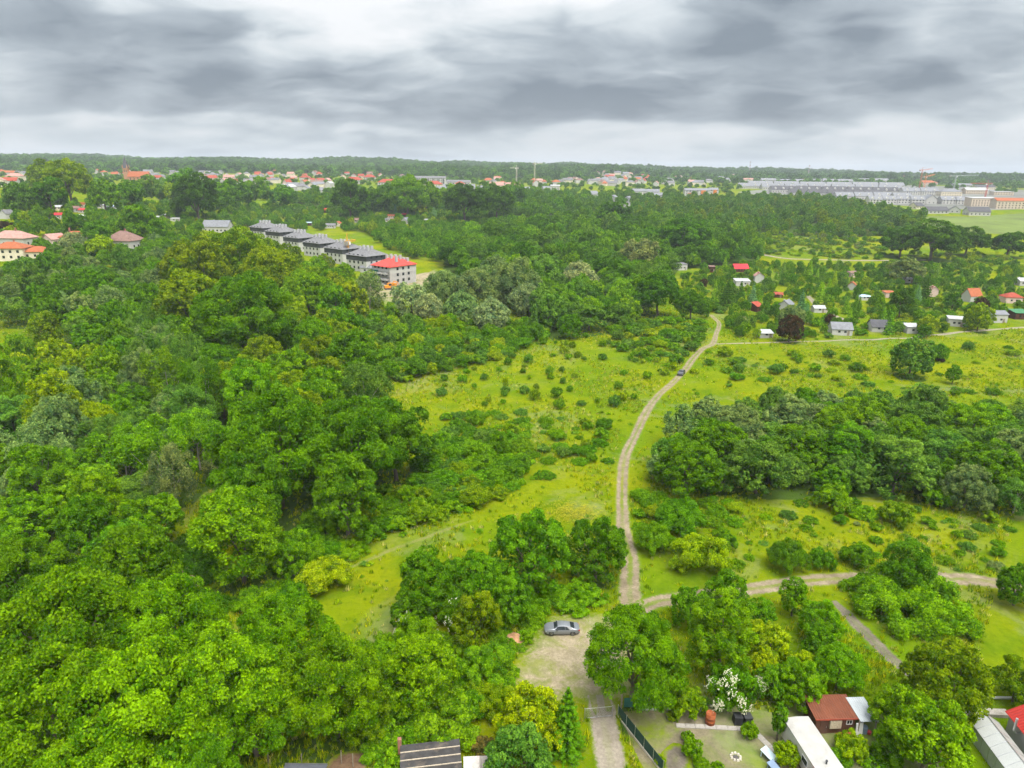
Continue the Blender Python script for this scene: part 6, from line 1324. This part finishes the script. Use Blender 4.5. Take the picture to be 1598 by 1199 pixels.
fill([(450, 840), (520, 790), (640, 750), (680, 710), (700, 660), (820, 690), (820, 745), (740, 785), (640, 820), (540, 858), (470, 872)], 1, 330, (3.5, 7), [(SH, 3), (MO, 3)], [('mid', 4), ('bright', 3), ('olive', 1), ('sage', 1)], 'in the brambles beside the left wood', .5)
fill([(250, 850), (330, 835), (335, 950), (268, 950)], .6, 90, (2.5, 5), [(MO, 1)], [('deep', 2), ('dark', 2)], 'on the floor of the dark clearing', .5)  # dark mounds added over the grass; the wood's shade is in their tint
fill([(335, 890), (450, 870), (470, 920), (450, 960), (380, 960)], 1, 70, (3, 6), [(SH, 3), (MO, 2)], [('bright', 3), ('mid', 2), ('olive', 1)], 'between the clearing and the small meadow', .55)
fill([(690, 640), (840, 640), (950, 660), (950, 720), (840, 750), (700, 690)], 1, 150, (2, 4.6), [(SH, 3), (MO, 3)], [('mid', 3), ('bright', 3), ('sage', 1), ('olive', 1)], 'in the brambles on the middle meadow', .75, cap=46)
fill([(560, 580), (600, 520), (700, 500), (860, 505), (900, 500), (800, 545), (720, 570), (640, 590)], 1.5, 240, (3, 7), [(SH, 4), (RO, 1)], [('bright', 3), ('lime', 2), ('mid', 3), ('sage', 2)], 'along the top of the middle meadow', .55)
fill([(950, 500), (1100, 498), (1100, 530), (1060, 570), (1000, 560), (960, 540)], 1, 110, (2.5, 6), [(SH, 4), (MO, 1)], [('bright', 3), ('lime', 2), ('mid', 2), ('sage', 2)], 'left of the track head', .62)
fill([(650, 600), (760, 530), (950, 515), (1050, 540), (1060, 580), (980, 650), (850, 640), (700, 650)], .6, 95, (1.5, 3.4), [(SH, 1)], [('mid', 1), ('bright', 3), ('olive', 1), ('sage', 2), ('lime', 2)], 'scattered over the middle meadow', 1.0, asp=.85, cap=62)
fill([(1085, 545), (1250, 545), (1380, 560), (1400, 600), (1100, 600), (1080, 575)], .8, 60, (2, 5), [(SH, 3), (MO, 2)], [('bright', 2), ('lime', 2), ('sage', 2), ('mid', 2)], 'on the upper meadow by the track', .8, cap=34)
fill([(1400, 545), (1598, 535), (1598, 620), (1420, 610)], .8, 34, (2, 5), [(SH, 3), (MO, 1)], [('sage', 2), ('lime', 2), ('mid', 2)], 'on the upper meadow at right', .9, cap=18)
fill([(1000, 770), (1120, 765), (1160, 800), (1120, 840), (1010, 860), (985, 820)], .8, 60, (2, 4.5), [(SH, 3), (MO, 2)], [('bright', 3), ('lime', 2), ('mid', 3)], 'beside the track below the grove', .7)
fill([(1130, 770), (1598, 785), (1598, 890), (1150, 880)], .6, 70, (1.2, 3.2), [(SH, 2), (MO, 3)], [('bright', 3), ('sage', 2), ('mid', 2), ('straw', 1)], 'scattered over the right meadow', 1.0, cap=40)
fill([(600, 1000), (800, 985), (790, 1080), (720, 1130), (560, 1200), (560, 1100)], .8, 120, (2, 4), [(MO, 3), (SH, 2)], [('fresh', 3), ('bright', 3), ('olive', 1)], 'on the slope left of the parking', .5)
fill([(760, 960), (850, 950), (830, 985), (790, 1040), (770, 1010)], .5, 40, (1.4, 2.6), [(MO, 3), (SH, 1)], [('bright', 3), ('fresh', 2)], 'at the rim of the parking', .6)
T(885, 1130, 72, SP, 'dark', 'green spruce beside the lane at the bottom', 1.75, zone='')
T(1216, 1128, 22, TH_, 'dark', 'dark columnar thuja at the corner of the trailer home', 3.2, zone='')

# columnar thuja prototype: narrow crown of upright sprays
def thuja_proto(lod):
    key = (TH_, lod, 0)
    if key not in PROTO:
        c, _ = crown('thuja_crown', 77, {'hero': 16000, 'near': 9000, 'mid': 4000, 'far': 1200}[lod], asp=3.6, lobes=30, lr=(.42, .6), cr=(.15, .3), leaf={'hero': .10, 'near': .13, 'mid': .2, 'far': .3}[lod], zc=3.7, flat=1.3, out=.45, hang=.3, long=2.2, skirt=-.9, mat=NEEDLE, bottom=.1)
        zs = np.empty(len(c.vertices) * 3, np.float32); c.vertices.foreach_get('co', zs)
        PROTO[key] = (c, straight_trunk('thuja_trunk', 3.5, .12), float(zs[2::3].max()))
    return PROTO[key]

TREES = [v for v in VEG if v['kind'] in TREEISH + (SP, TH_)]; SHRUBS = [v for v in VEG if v['kind'] in (SH, MO)]
rank = lambda v: (-1e6 if v['label'] else 0) - v['px']
TREES.sort(key=rank); SHRUBS.sort(key=rank)
def seen(v):
    px, py, d = to_px((v['x'], v['y'], v['z'] + v['H'] * .5)); m_ = v['px'] * .6; return d > 0 and -m_ < px < 1598 + m_ and 0 < py < 1199 + v['px'] * 1.2
KW = {B: 'broad tree', RO: 'round tree', TA: 'tall tree', WI: 'willow', AI: 'thin leaved tree', SP: 'spruce', TH_: 'thuja', SH: 'bush', MO: 'low bramble patch'}
MAXN = 300
def make_tree(v):
    lod = lod_for(v['px']); k = v['kind']; nv = NVAR[lod] if k not in (AI, WI, SP) else min(3, NVAR[lod])
    c, tk, H = thuja_proto(lod) if k == TH_ else proto(k, lod, random.randrange(nv))
    ws = {('broad'): 'small' if v['W'] < 8 else 'large' if v['W'] > 13 else 'medium'}.get('broad')
    o = thing({SP: 'spruce_tree', WI: 'willow_tree', TH_: 'thuja_tree'}.get(k, 'broadleaf_tree'), v['label'] or f"{ws} {v['tword']} {KW[k]} {v['zone']}", 'tree', (v['x'], v['y'], v['z']), v['rot'], None if v['label'] else f"trees {v['zone']}")
    s = v['W'] / 2; o.scale = (s, s, v['H'] / H)
    q = obj('crown', c, None, o); q['tint'] = (*v['tint'], 1.0)
    if tk: obj('trunk', tk, None, o)
    return o
def make_shrub(v):
    lod = lod_for(v['px']); c, tk, H = proto(v['kind'], lod, random.randrange(NVAR[lod]))
    o = obj('shrub' if v['kind'] == SH else 'bramble', c); s = v['W'] / 2
    o.location = (v['x'], v['y'], v['z'] - .05); o.rotation_euler = (0, 0, v['rot']); o.scale = (s, s, v['H'] / H); o['tint'] = (*v['tint'], 1.0)
    ws = 'small' if v['W'] < 2.6 else 'large' if v['W'] > 4.8 else 'medium'
    tag(o, v['label'] or f"{ws} {v['tword']} {KW[v['kind']]} {v['zone']}", 'shrub', None if v['label'] else f"shrubs {v['zone']}")
    if v['label'] and 'white' in v['label'] and ('elder' in v['label']):
        n = 520 if v['W'] > 6.0 else 120; r = np.random.default_rng(int(v['x'] * 10) % 999)
        co = np.empty(len(c.vertices) * 3, np.float32); c.vertices.foreach_get('co', co); co = co.reshape(-1, 3)
        rad = np.sqrt((co[:, 0] ** 2 + co[:, 1] ** 2) + ((co[:, 2] - H * .45) / (H * .55)) ** 2); cand = np.where((rad > np.percentile(rad, 72)) & (co[:, 2] > H * .12))[0]
        P = co[r.choice(cand, n)] * np.array([1.07, 1.07, 1.04]); Nn = unit(P - np.array([0, 0, H * .3]) + np.array([0, 0, .5])); big_ = []
        C_ = np.repeat(P, 3, 0) + r.normal(size=(n * 3, 3)) * .022; me = leaf_mesh('blossom', C_, np.repeat(Nn, 3, 0) + r.normal(size=(n * 3, 3)) * .25, r.uniform(.024, .052, n * 3), r.random(n * 3), BLOSSOM, r, 1.1)
        obj('blossom', me, None, o)
    return o
# undergrowth mask under woods and big crowns, where the floor is painted dark
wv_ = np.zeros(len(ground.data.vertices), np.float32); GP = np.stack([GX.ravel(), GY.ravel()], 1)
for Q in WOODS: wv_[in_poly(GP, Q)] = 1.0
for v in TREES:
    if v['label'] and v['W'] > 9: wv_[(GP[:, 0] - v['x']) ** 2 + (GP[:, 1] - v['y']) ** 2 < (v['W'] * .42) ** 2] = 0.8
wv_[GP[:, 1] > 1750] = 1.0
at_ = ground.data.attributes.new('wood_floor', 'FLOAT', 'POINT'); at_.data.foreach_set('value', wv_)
rest = []
cnt = 0
for v in TREES:
    if cnt < MAXN and seen(v): make_tree(v); cnt += 1
    else: rest.append(v)
rest_s = []; cnt = 0
for v in SHRUBS:
    if cnt < MAXN and seen(v): make_shrub(v); cnt += 1
    else: rest_s.append(v)

# dead brown snag in the clearing
p = at(293, 945)[0]; r_ = random.Random(3); mb = MB()
mb.tube([(0, 0, -.3), (.1, 0, 2.0), (-.1, .1, 4.0), (.05, 0, 6.2)], [.28, .22, .15, .04], 8)
for k in range(9):
    z_ = r_.uniform(2.2, 5.2); a = r_.uniform(0, 6.28); L_ = r_.uniform(1.0, 2.6); q = (math.cos(a) * L_, math.sin(a) * L_, z_ - r_.uniform(-.4, 1.5)); mb.tube([(0, 0, z_), (q[0] * .5, q[1] * .5, z_ + .5), q], [.09, .06, .015], 5)
o = mb.build('dead_snag', DEADWOOD, None, True); o.location = p; tag(o, 'bare reddish brown dead snag in the dark clearing', 'dead tree')

# ------------------------------------------------------------------ what nobody could count: woods, scrub and grass as scattered stuff
def scatter(name, label, cat, pts, protos, kindtag='stuff'):
    """pts: array x, y, z, sx, sz, rot, proto index, r, g, b -> one object that plants the prototypes on its points"""
    pts = np.asarray(pts, np.float32); me = bpy.data.meshes.new(name); me.vertices.add(len(pts)); me.vertices.foreach_set('co', np.ascontiguousarray(pts[:, :3]).ravel())
    def att(n, ty, val):
        a = me.attributes.new(n, ty, 'POINT'); a.data.foreach_set({'FLOAT_VECTOR': 'vector', 'FLOAT_COLOR': 'color', 'INT': 'value'}[ty], np.ascontiguousarray(val).ravel())
    att('grow', 'FLOAT_VECTOR', np.stack([pts[:, 3], pts[:, 3], pts[:, 4]], 1)); att('turn', 'FLOAT_VECTOR', np.stack([pts[:, 5] * 0, pts[:, 5] * 0, pts[:, 5]], 1))
    att('which', 'INT', pts[:, 6].astype(np.int32)); att('tint', 'FLOAT_COLOR', np.concatenate([pts[:, 7:10], np.ones((len(pts), 1), np.float32)], 1))
    o = obj(name, me); tag(o, label, cat, None, kindtag)
    ng = bpy.data.node_groups.new(name + '_planting', 'GeometryNodeTree'); ng.interface.new_socket('Geometry', in_out='INPUT', socket_type='NodeSocketGeometry'); ng.interface.new_socket('Geometry', in_out='OUTPUT', socket_type='NodeSocketGeometry')
    gi, go = ng.nodes.new('NodeGroupInput'), ng.nodes.new('NodeGroupOutput'); jn = ng.nodes.new('GeometryNodeJoinGeometry')
    def na(n, ty): q = ng.nodes.new('GeometryNodeInputNamedAttribute'); q.data_type = ty; q.inputs['Name'].default_value = n; return q.outputs['Attribute']
    gr, tu, wh = na('grow', 'FLOAT_VECTOR'), na('turn', 'FLOAT_VECTOR'), na('which', 'INT')
    for i, m_ in enumerate(protos):
        po = bpy.data.objects.new(name + '_stock', m_); oi = ng.nodes.new('GeometryNodeObjectInfo'); oi.inputs['Object'].default_value = po; oi.inputs['As Instance'].default_value = True
        cp_ = ng.nodes.new('FunctionNodeCompare'); cp_.data_type = 'INT'; cp_.operation = 'EQUAL'; ng.links.new(wh, cp_.inputs[2]); cp_.inputs[3].default_value = i
        ip = ng.nodes.new('GeometryNodeInstanceOnPoints'); ng.links.new(gi.outputs[0], ip.inputs['Points']); ng.links.new(cp_.outputs[0], ip.inputs['Selection']); ng.links.new(oi.outputs['Geometry'], ip.inputs['Instance'])
        e2r = ng.nodes.new('FunctionNodeEulerToRotation'); ng.links.new(tu, e2r.inputs[0]); ng.links.new(e2r.outputs[0], ip.inputs['Rotation']); ng.links.new(gr, ip.inputs['Scale'])
        ng.links.new(ip.outputs[0], jn.inputs[0])
    ng.links.new(jn.outputs[0], go.inputs[0]); md = o.modifiers.new('planting', 'NODES'); md.node_group = ng
    return o
def stuff_from(vs):
    protos = []; idx = {}; rows_ = []
    for v in vs:
        lod = lod_for(v['px']); lod = 'mid' if lod in ('hero', 'near') else lod; var = random.randrange(3); k = v['kind']; k = RO if k == TH_ else k
        key = (k, lod, var); c, tk, H = proto(*key)
        if key not in idx: idx[key] = len(protos); protos.append(c)
        rows_.append((v['x'], v['y'], v['z'] - .05, v['W'] / 2, v['H'] / H, v['rot'], idx[key], *v['tint']))
    return rows_, protos
if rest:
    rw, pr = stuff_from(rest); scatter('background_wood', 'trees of the woods and gardens farther back', 'wood', rw, pr)
if rest_s:
    rw, pr = stuff_from(rest_s); scatter('background_scrub', 'low bushes of the scrub farther back', 'scrub', rw, pr)
# town trees and hill forest
def px_scatter(n, x0, x1, yd0, yd1, Wr, tints, seed, avoid=True, asp=(.8, 1.1), power=1.0):
    """trees over a fan of ground between two distances"""
    r = np.random.default_rng(seed); d = (yd0 ** 2 + (yd1 ** 2 - yd0 ** 2) * r.random(n) ** power) ** .5; b_ = r.uniform(x0, x1, n); X, Y = b_ * d, d
    if avoid and FOOT:
        ok = np.ones(n, bool)
        for (fx, fy, fr, fl) in FOOT:
            if fy > 400: ok &= (X - fx) ** 2 + ((Y - fy) / np.where(Y < fy, 5.0, 1.0)) ** 2 > (fr + 3) ** 2
        X, Y = X[ok], Y[ok]
    Wd = r.uniform(*Wr, len(X)); tw = np.array([TINT[t_] for t_ in tints]); c = tw[r.integers(0, len(tw), len(X))] * r.uniform(.85, 1.15, (len(X), 1))
    Hh = Wd * r.uniform(*asp, len(X))
    return np.concatenate([np.stack([X, Y, terrain(X, Y) - .3, Wd / 2, Hh / 2, r.uniform(0, 6.28, len(X)), r.integers(0, 3, len(X))], 1), c], 1)
FARP = [crown('far_crown', 900 + k, 420, asp=.9, lobes=12, leaf=.30, cr=(.14, .24), lr=(.34, .48))[0] for k in range(3)]
town = np.concatenate([px_scatter(700, -.80, -.28, 720, 1500, (5, 10), ['mid', 'dark', 'sage', 'bright', 'deep'], 11), px_scatter(600, -.28, .05, 850, 1700, (5, 10), ['mid', 'dark', 'sage', 'bright', 'deep'], 12), px_scatter(520, .02, .32, 760, 1900, (5, 10), ['mid', 'dark', 'sage', 'deep'], 13), px_scatter(420, .32, .82, 1250, 2200, (6, 11), ['mid', 'dark', 'sage', 'deep'], 14), px_scatter(900, -.80, .82, 1500, 2200, (10, 17), ['mid', 'dark', 'sage', 'deep'], 15)])
scatter('town_trees', 'trees standing among the houses of the far town', 'trees', town, FARP)
hill = np.concatenate([px_scatter(9000, -.82, .10, 1750, 3900, (15, 25), ['dark', 'deep', 'mid', 'dark', 'conifer'], 21, False), px_scatter(8000, .05, .84, 2100, 4300, (15, 25), ['dark', 'deep', 'conifer', 'dark'], 22, False)])
scatter('hill_forest', 'dark forest covering the hills on the horizon', 'forest', hill, FARP)
# grass tufts and weeds of the meadows
def tuft(seed, n=16, lean=.5, w=.05):
    r = np.random.default_rng(seed); V, F = [], []
    for k in range(n):
        a = r.uniform(0, 6.28); b0 = r.normal(size=2) * .28; h = r.uniform(.5, 1.1); q = r.uniform(.1, lean); t_ = np.array([-math.sin(a), math.cos(a)]) * w * r.uniform(.7, 1.6)
        tip = b0 + np.array([math.cos(a), math.sin(a)]) * q; i = len(V)
        V += [(b0[0] - t_[0], b0[1] - t_[1], 0), (b0[0] + t_[0], b0[1] + t_[1], 0), ((b0[0] + tip[0]) / 2 + t_[0], (b0[1] + tip[1]) / 2 + t_[1], h * .65), (tip[0], tip[1], h)]; F.append((i, i + 1, i + 2, i + 3))
    me = np_mesh('tuft', V, F, {'lv': np.repeat(r.random(n), 4)}); me.materials.append(LEAF); return me
r = np.random.default_rng(5); n = 90000
d = (52 ** 2 + (330 ** 2 - 52 ** 2) * r.random(n) ** 1.5) ** .5; bb = r.uniform(-.80, .82, n); P = np.stack([bb * d, d], 1)
ok = clear_of_roads(P, -.25); P = P[ok]
patch = np.sin(P[:, 0] * .11 + 1) * np.sin(P[:, 1] * .09) + .6 * np.sin(P[:, 0] * .31 + P[:, 1] * .17) + r.normal(size=len(P)) * .5
P = P[patch > -.15]; nP = len(P)
tw = np.array([(0.20, 0.29, 0.006), (0.27, 0.31, 0.006), (0.15, 0.26, 0.006), (0.34, 0.35, 0.12), (0.12, 0.22, 0.006)]); wt = np.array([.3, .3, .2, .1, .1])
pick = r.choice(5, nP, p=wt); c = 1.25 * tw[pick] * r.uniform(.85, 1.15, (nP, 1)); sc_ = r.uniform(.35, .85, nP)
scatter('meadow_grass', 'tall grass of the meadows', 'grass', np.concatenate([np.stack([P[:, 0], P[:, 1], terrain(P[:, 0], P[:, 1]), sc_, sc_ * r.uniform(.6, 1.1, nP), r.uniform(0, 6.28, nP), r.integers(0, 3, nP)], 1), c], 1), [tuft(40 + k) for k in range(3)])
n = 3600; d = (55 ** 2 + (320 ** 2 - 55 ** 2) * r.random(n) ** 1.4) ** .5; P = np.stack([r.uniform(-.80, .82, n) * d, d], 1); P = P[clear_of_roads(P, .3)]
patch = np.sin(P[:, 0] * .07 + 2) * np.sin(P[:, 1] * .06 + 1) + .5 * np.sin(P[:, 0] * .23 - P[:, 1] * .13) + r.normal(size=len(P)) * .4; P = P[patch > .45]; nP = len(P)
tn = np.array([TINT[k] for k in ('bright', 'olive', 'lime', 'lime', 'sage')]); c = tn[r.integers(0, 5, nP)] * r.uniform(.9, 1.3, (nP, 1)); sc_ = r.uniform(.25, .8, nP)
wp = [crown('weed', 950 + k, 260, asp=.5, lobes=8, leaf=.24, cr=(.14, .26), lr=(.3, .46), zc=.25, skirt=0, bottom=.02)[0] for k in range(3)]
scatter('meadow_weeds', 'low weeds and saplings of the meadows', 'weeds', np.concatenate([np.stack([P[:, 0], P[:, 1], terrain(P[:, 0], P[:, 1]) - .02, sc_, sc_ * r.uniform(.6, 1.1, nP), r.uniform(0, 6.28, nP), r.integers(0, 3, nP)], 1), c], 1), wp)

# things that share every look are told apart by their order in the picture
ORD = 'first second third fourth fifth sixth seventh eighth ninth tenth eleventh twelfth thirteenth fourteenth fifteenth sixteenth seventeenth eighteenth nineteenth twentieth'.split()
bpy.context.view_layer.update()
same = {}
for o in COL.objects:
    if o.parent is None and 'group' in o and 'label' in o: same.setdefault(o['label'], []).append(o)
for lab, os_ in same.items():
    if len(os_) < 2: continue
    os_.sort(key=lambda o: to_px(o.location)[0])
    for k, o in enumerate(os_):
        w_ = 'leftmost' if k == 0 else 'rightmost' if k == len(os_) - 1 else (ORD[k] if k < len(ORD) else str(k + 1) + 'th') + ' from left'
        o['label'] = f'{lab}, {w_}'
        if len(o['label'].split()) > 16: o['label'] = o['label'].replace(' from left', '').replace('medium ', '').replace(' at the left edge', ' at left')

# a patch of yellow flowers in the grass left of the track
r = np.random.default_rng(31); c0 = at(893, 802)[0]; P = c0[:2] + r.normal(size=(260, 2)) * np.array([2.6, 2.2]); P = P[clear_of_roads(P, .3)]; nP = len(P); sc_ = r.uniform(.3, .6, nP)
scatter('yellow_flowers', 'patch of yellow wild flowers left of the rutted track', 'flowers', np.concatenate([np.stack([P[:, 0], P[:, 1], terrain(P[:, 0], P[:, 1]), sc_, sc_ * 1.2, r.uniform(0, 6.28, nP), np.zeros(nP)], 1), np.tile([0.30, 0.33, 0.008], (nP, 1)) * r.uniform(.7, 1.1, (nP, 1))], 1), [leaf_mesh('petals', np.concatenate([r.normal(size=(26, 2)) * .5, r.uniform(.5, 1.0, (26, 1))], 1), np.array([0, 0, 1.0]) + r.normal(size=(26, 3)) * .3, r.uniform(.12, .3, 26), r.random(26), pm('yellow_petals', (0.31, 0.30, 0.006), .8, .15), r)])

# ------------------------------------------------------------------ the air between here and the hills
m = bpy.data.materials.new('haze'); m.use_nodes = True; t = m.node_tree; t.nodes.clear()
v = N(t, 'ShaderNodeVolumePrincipled'); v.inputs['Color'].default_value = (0.80, 0.88, 1.0, 1); v.inputs['Density'].default_value = 0.0001; v.inputs['Anisotropy'].default_value = 0.0
ou = N(t, 'ShaderNodeOutputMaterial'); lk(t, v.outputs[0], ou.inputs['Volume'])
hb = MB().box(-9500, 9500, -700, 9500, -3, 190).build('haze', m); tag(hb, kind='stuff'); hb['label'] = 'thin bluish haze filling the air over the whole valley'
